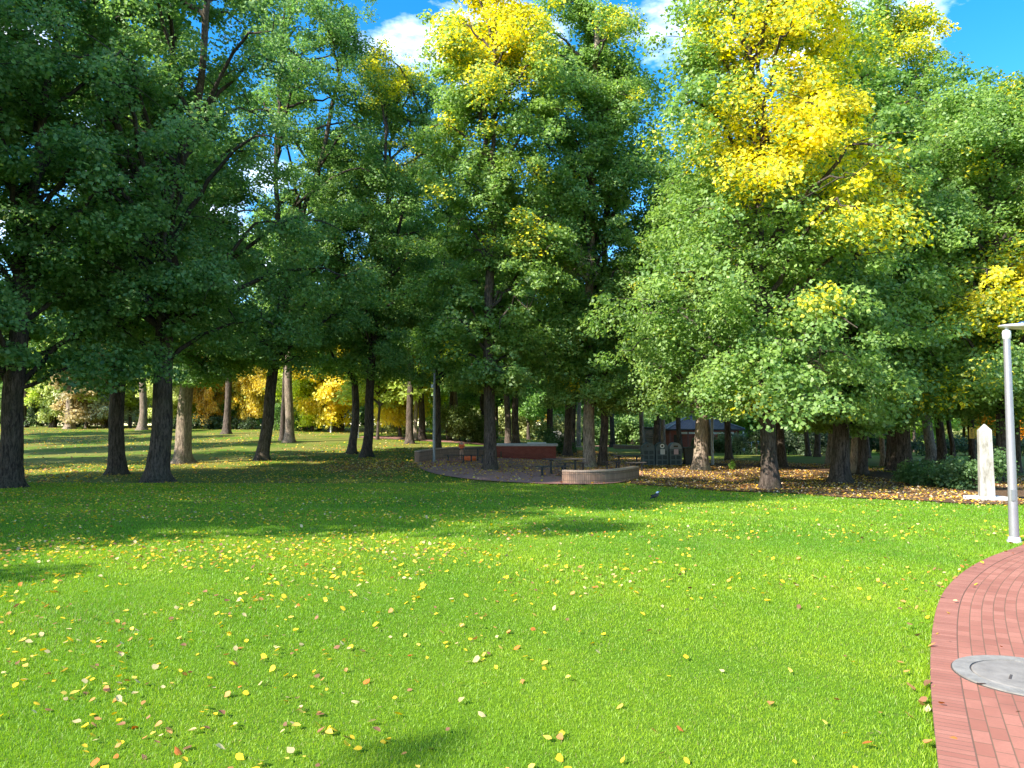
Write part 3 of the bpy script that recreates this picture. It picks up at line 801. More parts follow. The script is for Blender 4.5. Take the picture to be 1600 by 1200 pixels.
# far trees, seen between the trunks
far = [
 (476, 672, 7, 17, 4.2, 'f0', 'small far trunk left of the pale distant lamp', 'bark_pale', (.32, .37, .06, .7)),
 (483, 671, 6, 16, 4.0, 'f1', 'small dark far trunk just right of the far trunk nearest the left shrub', 'bark', (.32, .37, .06, .7)),
 (500, 672, 6, 16, 4.2, 'f2', 'far tree with yellow green crown left of the distant lamp', 'bark', (.30, .36, .02, .75)),
 (526, 673, 12, 17, 4.6, 'f0', 'thick brown far trunk right of the pale distant lamp', 'bark', (.22, .30, .02, .6)),
 (534, 673, 7, 17, 4.2, 'f1', 'dark far trunk beside the thick brown one, left of the close pair', 'bark', (.32, .37, .06, .7)),
 (590, 687, 5, 17, 4.2, 'f2', 'far trunk peeping out right of the leaning dark elm', 'bark', (.32, .37, .06, .7)),
 (614, 674, 6, 17, 4.2, 'f1', 'pale far trunk standing in the shrubs beyond the sunny grass', 'bark_pale', (.30, .36, .03, .5)),
 (626, 673, 4, 18, 4.0, 'f0', 'thin far trunk right of the pale one in the shrubs', 'bark', (.32, .37, .06, .7)),
 (60, 655, 0, 15, 5, 'r0', 'far green tree left of the slim brown trunk by the hedge', 'bark', (.16, .22, .04, .6)),
 (135, 669, 0, 11, 4.5, 'r1', 'far pale pinkish gold tree behind the left hedge', 'bark', (.34, .24, .13, .75)),
 (168, 668, 0, 8, 4, 'r0', 'far silvery pale tree behind the maroon shrub', 'bark', (.42, .42, .34, .85)),
 (326, 670, 0, 9.6, 2.3, 'r1', 'orange autumn tree beyond the left lawn, left half of the orange patch', 'bark', (.50, .30, .03, .8)),
 (392, 670, 0, 9.8, 2.3, 'r0', 'golden autumn tree beyond the left lawn, right of the orange one', 'bark', (.50, .38, .04, .8)),
 (515, 675, 0, 12, 4, 'r1', 'tall far golden tree above the distant lamp', 'bark', (.60, .48, .04, .8)),
 (625, 682, 0, 15, 3.6, 'r0', 'tall far yellow tree showing left of the tall grey lamp', 'bark', (.58, .50, .04, .8)),
 (735, 684, 7, 20, 4.2, 'f1', 'far trunk among the shrubs left of the grey barbecue elm', 'bark', None),
 (775, 686, 6, 20, 4.2, 'f2', 'far trunk above the left end of the barbecue slab', 'bark', None),
 (826, 687, 6, 19, 4.2, 'f0', 'small far tree right of the dark pair behind the barbecue', 'bark', (.12, .24, .03, .5)),
 (847, 686, 6, 19, 4.2, 'f1', 'small far tree above the right end of the barbecue slab', 'bark', (.14, .28, .03, .6)),
 (912, 690, 6, 19, 4.2, 'f2', 'far trunk showing between the barbecue litter trunks and the pale elm', 'bark_pale', None),
 (975, 692, 5, 20, 4.2, 'f0', 'far trunk right of the lone black one on the yellow grass', 'bark', None),
 (988, 694, 6, 19, 4.2, 'f1', 'far grey trunk left of the tan one near the recycling bins', 'bark_pale', None),
 (1170, 700, 0, 12, 5, 'r0', 'bright green far tree right of the brick building', 'bark', (.20, .34, .06, .7)),
 (1195, 702, 5, 18, 4.4, 'f2', 'far tree behind the ridged elm at the lawn edge', 'bark', (.20, .34, .06, .5)),
 (1250, 702, 0, 11, 5, 'r1', 'bright lime far tree above the long dark hedge', 'bark', (.34, .42, .05, .75)),
 (1290, 702, 4, 17, 4.4, 'f0', 'far yellowish tree above the hedge left of the flared elm', 'bark', (.60, .50, .04, .6)),
 (1365, 702, 4, 18, 4.4, 'f1', 'far tree in the gap left of the very thick elm', 'bark', (.3, .36, .05, .5)),
 (1430, 706, 5, 19, 4.4, 'f2', 'far green tree right of the very thick elm', 'bark', (.12, .24, .04, .5)),
 (1442, 702, 0, 9, 4, 'r0', 'bright far tree behind the reddish trunk', 'bark', (.24, .36, .06, .7)),
 (1505, 702, 5, 18, 4.4, 'f0', 'far tree left of the trunk with the yellow sign', 'bark', (.42, .36, .05, .5)),
 (1548, 702, 0, 9, 4, 'r1', 'far golden tree behind the obelisk', 'bark', (.60, .46, .05, .8)),
 (1600, 702, 0, 10, 4, 'r0', 'far orange tree at the edge beyond the lamp post', 'bark', (.72, .40, .04, .85)),
 (80, 668, 6, 17, 4.2, 'f1', 'far trunk in front of the dark hedge, left of the slim brown trunk', 'bark', (.32, .37, .06, .7)),
 (163, 668, 5, 16, 4.2, 'f2', 'far trunk close beside the maroon shrub', 'bark_pale', (.30, .36, .04, .5)),
 (203, 668, 5, 16, 4.0, 'f0', 'far trunk just left of the slim leaning elm', 'bark', (.32, .37, .06, .7)),
 (268, 668, 5, 16, 4.2, 'f1', 'far trunk showing between the black trunk and the sunlit one', 'bark', (.34, .38, .04, .5)),
 (318, 668, 5, 17, 4.2, 'f2', 'far yellow green tree rising right of the sunlit trunk', 'bark_pale', (.36, .38, .04, .7)),
 (377, 669, 6, 16, 4.2, 'f0', 'far trunk between the orange tree and the leaning dark elm', 'bark', (.32, .37, .06, .7)),
 (427, 668, 6, 17, 4.2, 'f1', 'far trunk just right of the leaning dark elm', 'bark_pale', (.40, .40, .04, .6)),
 (488, 673, 0, 8.5, 3.0, 'r1', 'far lemon yellow tree right of the stout reddish trunk', 'bark', (.50, .52, .05, .8)),
 (84, 668, 0, 10.5, 2.8, 'r0', 'far cream gold tree behind the middle of the left hedge', 'bark', (.32, .34, .10, .7)),
 (262, 669, 0, 8, 3.0, 'r1', 'far pale lime tree framed by the two dark trunks', 'bark', (.42, .44, .16, .8)),
 (700, 676, 0, 12, 5, 'r1', 'lime green far tree behind the shrubs by the grey lamp', 'bark', (.34, .40, .05, .8)),
]
for (px, py, w, H, Rr, v, lab, bk, col) in far:
    place_tree(px, py, w or 5, H, Rr, v, lab, name='elm_tree' if v[0] == 'f' else 'park_tree', group='far trees seen between the trunks', bark=bk, col=col)
# tree belt that closes the view behind everything
rb = random.Random(77)
belt_lab = ['one of the dense green trees in the belt closing the view', 'one of the yellow green trees in the belt closing the view', 'one of the golden trees in the belt closing the view']
for i in range(46):
    a = -0.80 + 1.6 * (i + rb.uniform(-.3, .3)) / 45; Y = rb.uniform(108, 150)
    k = rb.choice([0, 0, 0, 1, 1, 2])
    x = a * Y; c = [None, (.26, .34, .05, .7), (.6, .42, .05, .75)][k]
    place_tree(0, 0, 6, rb.uniform(10, 15) if a < -.05 else rb.uniform(13, 19), rb.uniform(4.6, 6), rb.choice(['f0', 'f2', 'r0', 'r1', 'r0', 'r1']), belt_lab[k], group=['dense green belt trees', 'yellow green belt trees', 'golden belt trees'][k], name='park_tree', col=c, loc=(x, Y, float(gz(x, Y))), seed=900 + i)
# trees left of and behind the camera whose shade falls over the lawn
SH = [(-11.9, -4.9, 10.5, 1.2), (-20, 5.5, 26, 5.2), (-18.5, 11, 25, 4.8), (-27, 2.5, 27, 5), (-28, 17, 27, 5), (-37, 7, 28, 5), (-24, 15, 26, 5.0), (-31, 9, 27, 5), (-26, 24, 24, 4.6), (-34, 20, 26, 5), (-31, -1, 27, 4.6), (-42, 14, 27, 5), (-45, 1, 27, 5), (-40, 34, 24, 4.4), (-43, 47, 23, 4.2), (-50, 41, 24, 4.4), (-52, 56, 23, 4.4), (-58, 68, 22, 4.4), (-62, 55, 22, 4.2)]
for i, (x, y, H, Rr) in enumerate(SH):
    place_tree(0, 0, 34, H, Rr, ('h%d' % (i % 3)) if (y > 30 or H == 21 or H == 25 and Rr < 2) else 'g%d' % (i % 5), 'elm outside the view whose shade falls across the lawn', group='elms outside the view', loc=(x, y, float(gz(x, y))), seed=1300 + i)

# ------------------------------------------------------------------ hedges, shrubs
def leafy_box(name, label, cat, p0, p1, h, w, seed, col=None, nl=90, size=.12, cl=.35, lump=.15, z0=0.0, group=None):
    """hedge from ground point p0 to p1"""
    rg = np.random.default_rng(seed)
    p0 = np.array(p0[:2]); p1 = np.array(p1[:2]); L_ = np.linalg.norm(p1 - p0); d = (p1 - p0) / L_; nn = np.array([-d[1], d[0]])
    n = int(L_ * h * w * 7 / (cl / .35) ** 2) + 20
    s = rg.uniform(0, L_, n); q = rg.uniform(-.5, .5, n) * w; z = rg.uniform(.1, 1, n) ** .8 * h * (1 + lump * (h2(s, s * 0, 1.2, seed) - .5) * 2)
    P = p0 + d * s[:, None] + nn * q[:, None]
    org = np.array([*(p0 + p1) / 2, float(gz(*((p0 + p1) / 2)))])
    C = np.column_stack([P, gz(P[:, 0], P[:, 1]) + z + z0]) - org
    t = thing(name, label, cat, org, 0, group)
    me = leaves_mesh('foliage', C, cl, nl, size, np.zeros(n), seed, center=np.array([0, 0, -2.]), flat=.9)
    o = link('foliage', me, t, M['leaf']); o.color = col or (1, 1, 1, 0)
    acc = Acc()
    for k in range(int(L_ / .9) + 2):
        f = (k + .5) / (int(L_ / .9) + 2); b0 = p0 + (p1 - p0) * f; g0 = float(gz(*b0))
        for j in range(2):
            e = b0 + rg.normal(0, .22, 2)
            acc.add(*tube(np.array([[b0[0], b0[1], g0 - .05], [(b0[0] + e[0]) / 2, (b0[1] + e[1]) / 2, g0 + h * .35], [e[0], e[1], g0 + h * .75]]) - org, [.035, .025, .012], 5))
    link('stems', acc.mesh('stems'), t, M['bark_twig'])
    return t
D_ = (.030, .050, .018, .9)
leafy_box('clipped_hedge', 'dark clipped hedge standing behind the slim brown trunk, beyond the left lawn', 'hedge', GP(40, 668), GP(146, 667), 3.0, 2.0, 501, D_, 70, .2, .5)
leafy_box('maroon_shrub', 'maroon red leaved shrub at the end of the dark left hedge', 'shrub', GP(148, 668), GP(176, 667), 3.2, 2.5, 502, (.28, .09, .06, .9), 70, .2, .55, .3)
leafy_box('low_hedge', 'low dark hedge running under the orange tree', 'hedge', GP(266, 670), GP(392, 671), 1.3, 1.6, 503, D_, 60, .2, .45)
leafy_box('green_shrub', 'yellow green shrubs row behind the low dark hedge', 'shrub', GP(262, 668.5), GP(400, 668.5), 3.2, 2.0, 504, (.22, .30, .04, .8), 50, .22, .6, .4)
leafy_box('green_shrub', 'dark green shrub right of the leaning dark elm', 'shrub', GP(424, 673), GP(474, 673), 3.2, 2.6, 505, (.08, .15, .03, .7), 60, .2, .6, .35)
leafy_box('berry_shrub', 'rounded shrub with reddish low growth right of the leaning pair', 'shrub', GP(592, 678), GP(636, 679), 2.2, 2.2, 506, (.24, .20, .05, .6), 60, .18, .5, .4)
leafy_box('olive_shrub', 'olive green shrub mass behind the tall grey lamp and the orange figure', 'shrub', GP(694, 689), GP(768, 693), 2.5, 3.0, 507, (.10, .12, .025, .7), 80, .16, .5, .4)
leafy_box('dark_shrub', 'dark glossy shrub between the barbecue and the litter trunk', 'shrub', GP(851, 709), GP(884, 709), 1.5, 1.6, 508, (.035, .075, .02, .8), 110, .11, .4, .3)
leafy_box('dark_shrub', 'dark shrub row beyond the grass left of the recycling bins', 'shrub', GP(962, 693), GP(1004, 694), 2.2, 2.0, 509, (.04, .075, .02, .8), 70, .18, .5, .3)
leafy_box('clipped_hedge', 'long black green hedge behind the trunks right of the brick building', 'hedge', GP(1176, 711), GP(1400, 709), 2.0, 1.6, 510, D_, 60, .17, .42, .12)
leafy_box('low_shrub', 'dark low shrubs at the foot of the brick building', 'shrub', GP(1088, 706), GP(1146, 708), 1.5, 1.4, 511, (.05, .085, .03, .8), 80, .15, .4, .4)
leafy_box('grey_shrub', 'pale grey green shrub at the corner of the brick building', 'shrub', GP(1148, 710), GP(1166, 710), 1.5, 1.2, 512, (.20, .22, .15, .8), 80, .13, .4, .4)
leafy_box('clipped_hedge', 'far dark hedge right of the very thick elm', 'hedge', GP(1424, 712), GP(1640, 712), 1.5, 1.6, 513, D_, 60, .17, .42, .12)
for i in range(9):
    a0 = -.78 + i * .175; Y = 100 + (i % 3) * 3
    leafy_box('far_shrubs', 'shrub belt along the far edge of the park, part %s' % ['behind the left hedge', 'behind the slim left trunks', 'behind the orange tree', 'behind the distant lamp', 'behind the olive shrubs', 'behind the barbecue', 'behind the recycling bins', 'right of the brick building', 'behind the obelisk'][i], 'shrub', (a0 * Y, Y), ((a0 + .168) * Y, Y + 1), 3.6, 3.0, 540 + i, [(.16, .2, .05, .7), (.3, .3, .12, .8), (.1, .16, .04, .6)][i % 3], 45, .36, 1.0, .5)
# the dark bush by the obelisk
leafy_box('dark_bush', 'dark green sprawling bush between the far path and the obelisk', 'bush', GP(1440, 757), GP(1536, 768), 1.05, 1.9, 514, (.040, .085, .022, .75), 150, .085, .34, .5)
leafy_box('grass_tuft', 'small bright green sapling sprout in the leaf litter', 'plant', GP(1142, 734), GP(1145, 734), .45, .1, 515, (.3, .42, .08, .8), 25, .09, .12, .3)

# ------------------------------------------------------------------ hard materials
M['steel'] = simple('galvanised_steel', (.33, .315, .34), .42, .55, .10, 3)
M['pale_metal'] = simple('pale_metal', (.62, .62, .63), .4, .3, .06, 5)
M['dark_steel'] = simple('dark_steel', (.022, .022, .024), .5, .2, .3, 9)
M['grey_post'] = simple('grey_post', (.26, .27, .28), .5, .4, .12, 5)
M['bin_green'] = simple('bin_green_grey', (.075, .100, .102), .55, .0, .25, 4)
M['bin_recess'] = simple('bin_recess', (.028, .040, .043), .7, 0, .2, 6)
M['bin_pale'] = simple('bin_pale_grey', (.22, .24, .25), .5, 0, .15, 4)
M['black_plastic'] = simple('black_plastic', (.018, .022, .02), .45, 0, .2, 5)
M['white'] = simple('white_paint', (.75, .75, .72), .5, 0, .06, 5)
M['paper'] = simple('pale_sheet', (.62, .62, .58), .7, 0, .05, 20)
M['pinkpaper'] = simple('pinkish_sheet', (.55, .36, .38), .7, 0, .1, 20)
M['blue'] = simple('blue_plastic', (.03, .12, .55), .35, 0, .05, 9)
M['concrete'] = simple('concrete', (.23, .215, .19), .9, 0, .22, 14, .2, .6)
M['concrete_lid'] = simple('pale_concrete_lid', (.22, .20, .175), .85, 0, .22, 8, .2, .5)
M['groove'] = simple('dark_groove', (.06, .05, .045), .95, 0, .2, 10)
M['slab'] = simple('slab_stone', (.45, .44, .43), .7, 0, .15, 5)
M['sign_yellow'] = simple('yellow_sign', (.88, .48, .02), .5, 0, .05, 9)
M['ink'] = simple('dark_ink', (.05, .03, .01), .7, 0, .1, 9)
M['wood'] = simple('weathered_dark_timber', (.045, .038, .034), .75, 0, .35, 8)
M['orange_cloth'] = simple('orange_red_cloth', (.80, .16, .05), .8, 0, .15, 9)
M['skin'] = simple('skin', (.55, .33, .24), .6, 0, .05, 9)
M['dark_cloth'] = simple('dark_cloth', (.03, .03, .035), .9, 0, .2, 9)
M['hair'] = simple('dark_hair', (.03, .02, .015), .7, 0, .2, 30)
M['bird_black'] = simple('black_feathers', (.012, .012, .016), .4, 0, .2, 20)
M['bird_white'] = simple('white_feathers', (.8, .8, .78), .6, 0, .05, 20)
M['glass'] = simple('dark_glass', (.03, .04, .05), .1, 0, .1, 3)
M['slate'] = None
# brick materials (UV-less, object space, soldier bricks come from the builder's UV map)
def brick_obj(name, c1, c2, mortar, bw=.24, bh=.086, ms=.008, off=.5, wear=.25):
    return paving_mat(name, bw, bh, c1, c2, mortar, off, ms, wear)
M['brick_red'] = brick_obj('red_brickwork', (.26, .055, .04), (.34, .085, .06), (.20, .12, .09))
M['brick_tan'] = brick_obj('tan_soldier_bricks', (.27, .155, .10), (.36, .225, .15), (.10, .07, .05), .086, .24, .009, 0)
M['brick_wall'] = brick_obj('building_brickwork', (.27, .07, .045), (.33, .095, .06), (.2, .1, .075))
m, N = new_mat('roof_tiles')
uvn = N('ShaderNodeUVMap', uv_map='UVMap').outputs[0]
bt = N('ShaderNodeTexBrick', {'Vector': uvn, 'Color1': (.035, .034, .038, 1), 'Color2': (.07, .068, .075, 1), 'Mortar': (.012, .012, .016, 1), 'Scale': 1.0, 'Mortar Size': .02, 'Brick Width': .3, 'Row Height': .28})
finish(N, bt.outputs['Color'], .55, bt.outputs['Fac'], .6, .03)
M['slate'] = m
# stone
m, N = new_mat('pale_stone')
o = N('ShaderNodeTexCoord').outputs['Object']
n1 = noise(N, N('ShaderNodeMapping', {'Vector': o, 'Scale': (1, 1, .35)}).outputs[0], 5, 6, .65); n2 = noise(N, o, 40, 4)
c = ramp(N, n1, [(.36, (.17, .155, .12)), (.5, (.33, .315, .28)), (.66, (.41, .395, .37))])
finish(N, c, .85, n2, .4, .008, 0, .3)
M['stone'] = m
M['pale_plinth'] = simple('pale_plinth_stone', (.52, .50, .46), .85, 0, .15, 7, .2, .3)
def uv_box(o, sc=1.0):
    me = o.data; uv = me.uv_layers.new(name='UVMap')
    for p in me.polygons:
        n = p.normal
        for li in p.loop_indices:
            c = me.vertices[me.loops[li].vertex_index].co
            if abs(n.z) > .7: uv.data[li].uv = (c.x * sc, c.y * sc)
            elif abs(n.x) > abs(n.y): uv.data[li].uv = (c.y * sc, c.z * sc)
            else: uv.data[li].uv = (c.x * sc, c.z * sc)
    return o

# ------------------------------------------------------------------ foreground lamp post
g = GP(1585, 848)
t = thing('street_lamp', 'tall grey steel lamp post with flat paddle head beside the brick path', 'street lamp', g, 0)
B().tube([(0, 0, -.05), (0, 0, 1.2), (0, 0, 2.4), (0, 0, 3.12)], [.068, .060, .052, .047], 28).build('pole', M['steel'], t, smooth=True)
B().lathe([(.095, -.03), (.098, .012), (.085, .03), (.080, .075), (.0705, .09)], 28).build('base_collar', M['pale_metal'], t, smooth=True)
B().lathe([(.049, 3.10), (.058, 3.115), (.060, 3.20), (.052, 3.235), (.034, 3.245), (.030, 3.275)], 24).build('head_collar', M['pale_metal'], t, smooth=True)
b = B(); b.lathe([(.02, 3.268), (.30, 3.272), (.40, 3.285), (.42, 3.30), (.40, 3.318), (.28, 3.335), (.05, 3.342)], 36, (.30, 0, 0), 1, .42)
hd = b.build('lamp_head', M['pale_metal'], t, smooth=True)
B().lathe([(.10, 3.262), (.28, 3.264), (.28, 3.268), (.1, 3.27)], 30, (.34, 0, 0), 1, .38).build('diffuser', M['white'], hd)
B().lathe([(.075, 3.334), (.07, 3.352), (.045, 3.366), (.01, 3.37)], 20, (.26, 0, 0)).build('sensor_cap', M['blue'], hd, smooth=True)
B().box((-.03, -.058, .72), (.055, .022, .17), .004).build('access_hatch', M['grey_post'], t)
for k in range(4): B().lathe([(.011, .0), (.011, .05), (.004, .055)], 6, (.094 * cos(k * pi / 2 + .7), .094 * sin(k * pi / 2 + .7), -.015)).build('anchor_bolt', M['grey_post'], t)

# mid lamp by the plaza
g = GP(678, 722.5); hgt = (722.5 - 547) / FPX * g[1]
t = thing('street_lamp', 'tall thin grey lamp post with short arm at the left end of the paving', 'street lamp', g, 0)
B().tube([(0, 0, -.05), (0, 0, hgt * .5), (0, 0, hgt)], [.085, .075, .06], 16).build('pole', M['grey_post'], t, smooth=True)
B().box((.24, 0, hgt + .03), (.62, .16, .07), .02).build('lamp_head', M['grey_post'], t)
B().lathe([(.13, -.02), (.13, .03), (.09, .05)], 16).build('base_plate', M['grey_post'], t)
B().box((-.12, -.06, hgt * (722.5 - 604) / 175.5), (.14, .14, .2), .02).build('control_box', M['white'], t)
# lamp pole beside the palest elm
g = GP(1113.5, 727); 
t = thing('street_lamp', 'dark grey lamp pole just right of the palest sunlit elm trunk', 'street lamp', g, 0)
B().tube([(0, 0, -.05), (0, 0, 3), (0, 0, 6.2)], [.085, .075, .06], 16).build('pole', M['grey_post'], t, smooth=True)
B().lathe([(.13, -.02), (.13, .03), (.09, .05)], 16).build('base_plate', M['grey_post'], t)
B().box((.24, 0, 6.23), (.62, .16, .07), .02).build('lamp_head', M['grey_post'], t)
# distant pale lamp
g = GP(517, 676); hgt = (676 - 618) / FPX * g[1]
t = thing('street_lamp', 'pale distant lamp post among far trunks, left of the close pair', 'street lamp', g, 0)
B().tube([(0, 0, -.05), (0, 0, hgt)], [.10, .08], 12).build('pole', M['pale_metal'], t, smooth=True)
B().box((0, 0, hgt + .05), (.55, .3, .1), .02).build('lamp_head', M['pale_metal'], t)
g = GP(560, 684); hgt = (684 - 636) / FPX * g[1]
t = thing('marker_post', 'thin pale post standing between the trunks of the close pair', 'post', g, 0)
B().tube([(0, 0, -.05), (0, 0, hgt)], [.055, .05], 12).lathe([(.06, hgt), (.05, hgt + .05), (.01, hgt + .07)], 12).build('post_shaft', M['pale_metal'], t, smooth=True)
B().lathe([(.12, -.02), (.12, .03), (.06, .05)], 12).build('base_plate', M['pale_metal'], t)

# ------------------------------------------------------------------ obelisk
g = GP(1542, 783)
t = thing('obelisk', 'pale stone obelisk with pyramid tip on a flat plinth beside the dark bush', 'obelisk', g, R(-22))
b = B(); v0 = []
hw0, hw1, hh = .175, .150, 1.94
for (hw, z) in ((hw0, .08), (hw1, hh), (.012, hh + .17)):
    v0.append([b.b.verts.new((sx_ * hw, sy_ * hw, z)) for sx_, sy_ in ((-1, -1), (1, -1), (1, 1), (-1, 1))])
b.b.faces.new(v0[0][::-1]); b.b.faces.new(v0[2])
for A_, B_ in zip(v0, v0[1:]):
    for i in range(4): b.b.faces.new((A_[i], A_[(i + 1) % 4], B_[(i + 1) % 4], B_[i]))
bmesh.ops.bevel(b.b, geom=b.b.edges[:], offset=.008, segments=2, affect='EDGES')
b.build('shaft', M['stone'], t)
B().box((0, 0, .05), (.92, .62, .17), .01, R(22)).build('plinth', M['pale_plinth'], t)

# ------------------------------------------------------------------ manhole
c0 = np.array(GP(1488, 1058)[:2]) + np.array([.44, -.10]); gzm = float(gz(*c0)) + .032
t = thing('manhole_cover', 'round concrete manhole cover set in the red brick path', 'manhole cover', (c0[0], c0[1], gzm), .4)
def ring(b, r0, r1, z, k=64, zb=0.0):
    a = [[b.b.verts.new((r * cos(2 * pi * i / k), r * sin(2 * pi * i / k), zz)) for i in range(k)] for r, zz in ((r0, zb), (r0, z), (r1, z), (r1, zb))]
    for p, q in zip(a, a[1:]):
        for i in range(k): b.b.faces.new((p[i], p[(i + 1) % k], q[(i + 1) % k], q[i]))
b = B(); ring(b, .33, .43, .010, 64, -.02); b.build('collar', M['concrete'], t)
b = B(); b.lathe([(.32, -.02), (.32, .007), (.312, .010)], 64); b.build('lid', M['concrete_lid'], t)
b = B(); b.lathe([(.332, -.02), (.332, .002)], 64); b.build('joint', M['groove'], t)
b = B(); b.box((-.14, .03, .0115), (.10, .014, .006), .002, .5).box((.06, -.08, .0115), (.05, .012, .006), .002, .1); b.build('lifting_slot', M['groove'], t)
b = B(); b.lathe([(.438, -.02), (.438, .003)], 64); b.build('edge_joint', M['groove'], t)

# ------------------------------------------------------------------ curved brick seat walls
def seat_wall(pts_px, h, w, label, mat):
    P = catmull([GP(*p)[:2] for p in pts_px], 10)
    org = np.array([*P[len(P) // 2], float(gz(*P[len(P) // 2]))])
    tgn = np.gradient(P, axis=0); tgn /= np.linalg.norm(tgn, axis=1)[:, None]; nn = np.stack([-tgn[:, 1], tgn[:, 0]], 1)
    if nn[len(nn) // 2][1] < 0: nn = -nn
    ds = np.concatenate([[0], np.cumsum(np.linalg.norm(np.diff(P, axis=0), axis=1))])
    def body(z0_, z1_, o0, o1, nm, mt, par):
        secs = [(o0, z0_), (o0, z1_), (o1, z1_), (o1, z0_)]; uvs = [0, z1_ - z0_, z1_ - z0_ + (o1 - o0), 2 * (z1_ - z0_) + o1 - o0]
        V = []; U = []
        for (off_, z) , u in zip(secs, uvs):
            Q = P + nn * off_; base = gz(P[:, 0], P[:, 1]).min() if False else gz(P[:, 0], P[:, 1])
            V.append(np.column_stack([Q, base + z]) - org); U.append(np.column_stack([ds, np.full(len(ds), u)]))
        n_ = len(P); V = np.concatenate(V); U = np.concatenate(U); F = []
        for a in range(3):
            i = np.arange(n_ - 1) + a * n_; F.append(np.stack([i, i + 1, i + n_ + 1, i + n_], -1))
        ends = np.array([[0, n_, 2 * n_, 3 * n_], [n_ - 1, 4 * n_ - 1, 3 * n_ - 1, 2 * n_ - 1]])
        F = np.concatenate(F + [ends])
        me = np_mesh(nm, V, [F]); uvl = me.uv_layers.new(name='UVMap')
        Uv = U[F.ravel()].copy(); Uv[-8:] = [[0, 0], [0, .24], [w, .24], [w, 0], [0, 0], [w, 0], [w, .24], [0, .24]]
        uvl.data.foreach_set('uv', Uv.astype(np.float32).ravel())
        return link(nm, me, par, mt)
    t = thing('seat_wall', label, 'low wall', org, 0, 'curved brick seat walls')
    body(-.1, h - .07, 0, w, 'wall_body', mat, t)
    body(h - .07, h, -.012, w + .012, 'coping', M['coping'], t)
    return t
M['coping'] = paving_mat('coping_bricks', .086, .6, (.44, .30, .21), (.52, .37, .27), (.2, .14, .1), 0, .006)
seat_wall([(878, 756), (905, 757), (935, 756.3), (965, 754), (985, 751), (999, 747.5)], .55, .36, 'curved tan brick seat wall along the front of the paved area', M['brick_tan'])
seat_wall([(655, 724), (668, 721.5), (690, 718), (720, 715.2), (760, 713.5)], .72, .3, 'low brick wall in shade at the left end of the paved area', M['brick_tan'])

# ------------------------------------------------------------------ barbecue
g0 = np.array(GP(776, 718)); g1 = np.array(GP(858, 718)); wd = float(np.linalg.norm(g1[:2] - g0[:2])); g = (g0 + g1) / 2
sc = g[1] / FPX
t = thing('barbecue', 'red brick barbecue block with pale stone slab top', 'barbecue', (g[0], g[1] + .6, g[2]), R(-2))
uv_box(B().box((.19, 0, .44), (wd - .46, 1.2, .92)).build('brick_body', M['brick_red'], t))
B().box((0, 0, .98), (wd + .16, 1.45, .16), .02).build('slab', M['slab'], t)
B().box((.9, .2, 1.10), (1.3, .8, .08), .01).build('hotplate', M['pale_metal'], t)
d_ = B().box((-wd / 2 + .2, .02, .46), (.4, 1.14, .88), .01).build('cupboard_door', M['bin_recess'], t)
B().box((-wd / 2 + .22, -.57, .5), (.05, .03, .36), .008).build('handle', M['pale_metal'], d_)
B().box((-wd / 2 + .75, -.615, .3), (.1, .05, .5), .01).build('gas_pipe_cover', M['brick_tan'], t)

# ------------------------------------------------------------------ picnic tables and benches
def picnic(name, label, cat, loc, rz, L_, W_, H_, legs_in=.35, group='picnic furniture'):
    t = thing(name, label, cat, loc, rz, group)
    b = B()
    n = max(2, int(W_ / .13)); pw = W_ / n
    for i in range(n): b.box((0, -W_ / 2 + pw * (i + .5), H_ - .02), (L_, pw - .012, .04), .006)
    b.build('tabletop' if H_ > .6 else 'seat', M['wood'], t)
    for s in (-1, 1):
        B().box((s * (L_ / 2 - legs_in), 0, H_ - .065), (.06, W_ * .85, .05)).build('bearer', M['dark_steel'], t)
        B().box((s * (L_ / 2 - legs_in), 0, (H_ - .09) / 2 - .02), (.08, .08, H_ - .05), .006).box((s * (L_ / 2 - legs_in), 0, .01), (.2, .2, .02)).build('leg', M['dark_steel'], t)
    return t
def gpo(px, py, dz=.045):
    q = GP(px, py); return (q[0], q[1], q[2] + dz)
picnic('picnic_table', 'dark picnic table between barbecue and curved seat wall', 'picnic table', gpo(880, 742), R(14), 1.9, .75, .72)
picnic('picnic_bench', 'dark bench on the lawn side of the table nearest the seat wall', 'bench', gpo(863, 745.5), R(14), 1.55, .32, .46, .3)
picnic('picnic_bench', 'dark bench on the far side of the table nearest the seat wall', 'bench', gpo(897, 738.5), R(14), 1.55, .32, .46, .3)
picnic('picnic_table', 'dark picnic table behind the right end of the curved seat wall', 'picnic table', gpo(981, 733), R(8), 1.7, .75, .72)
picnic('picnic_bench', 'dark bench left of the table behind the seat wall end', 'bench', gpo(956, 735.5), R(8), .95, .34, .46, .22)
picnic('picnic_bench', 'dark bench at the seat wall end, next to the recycling bins', 'bench', gpo(994, 737.5), R(8), 1.0, .34, .46, .22)
picnic('picnic_table', 'dark picnic table in front of the shaded brick wall', 'picnic table', gpo(733, 720), R(-4), 1.8, .75, .72)
picnic('picnic_bench', 'dark bench left of the orange figure by the shaded brick wall', 'bench', gpo(712, 724), R(-4), 1.4, .34, .46, .25)
picnic('picnic_bench', 'dark bench beside the grey trunk of the yellow topped elm', 'bench', gpo(745, 724), R(-4), 1.1, .34, .46, .22)

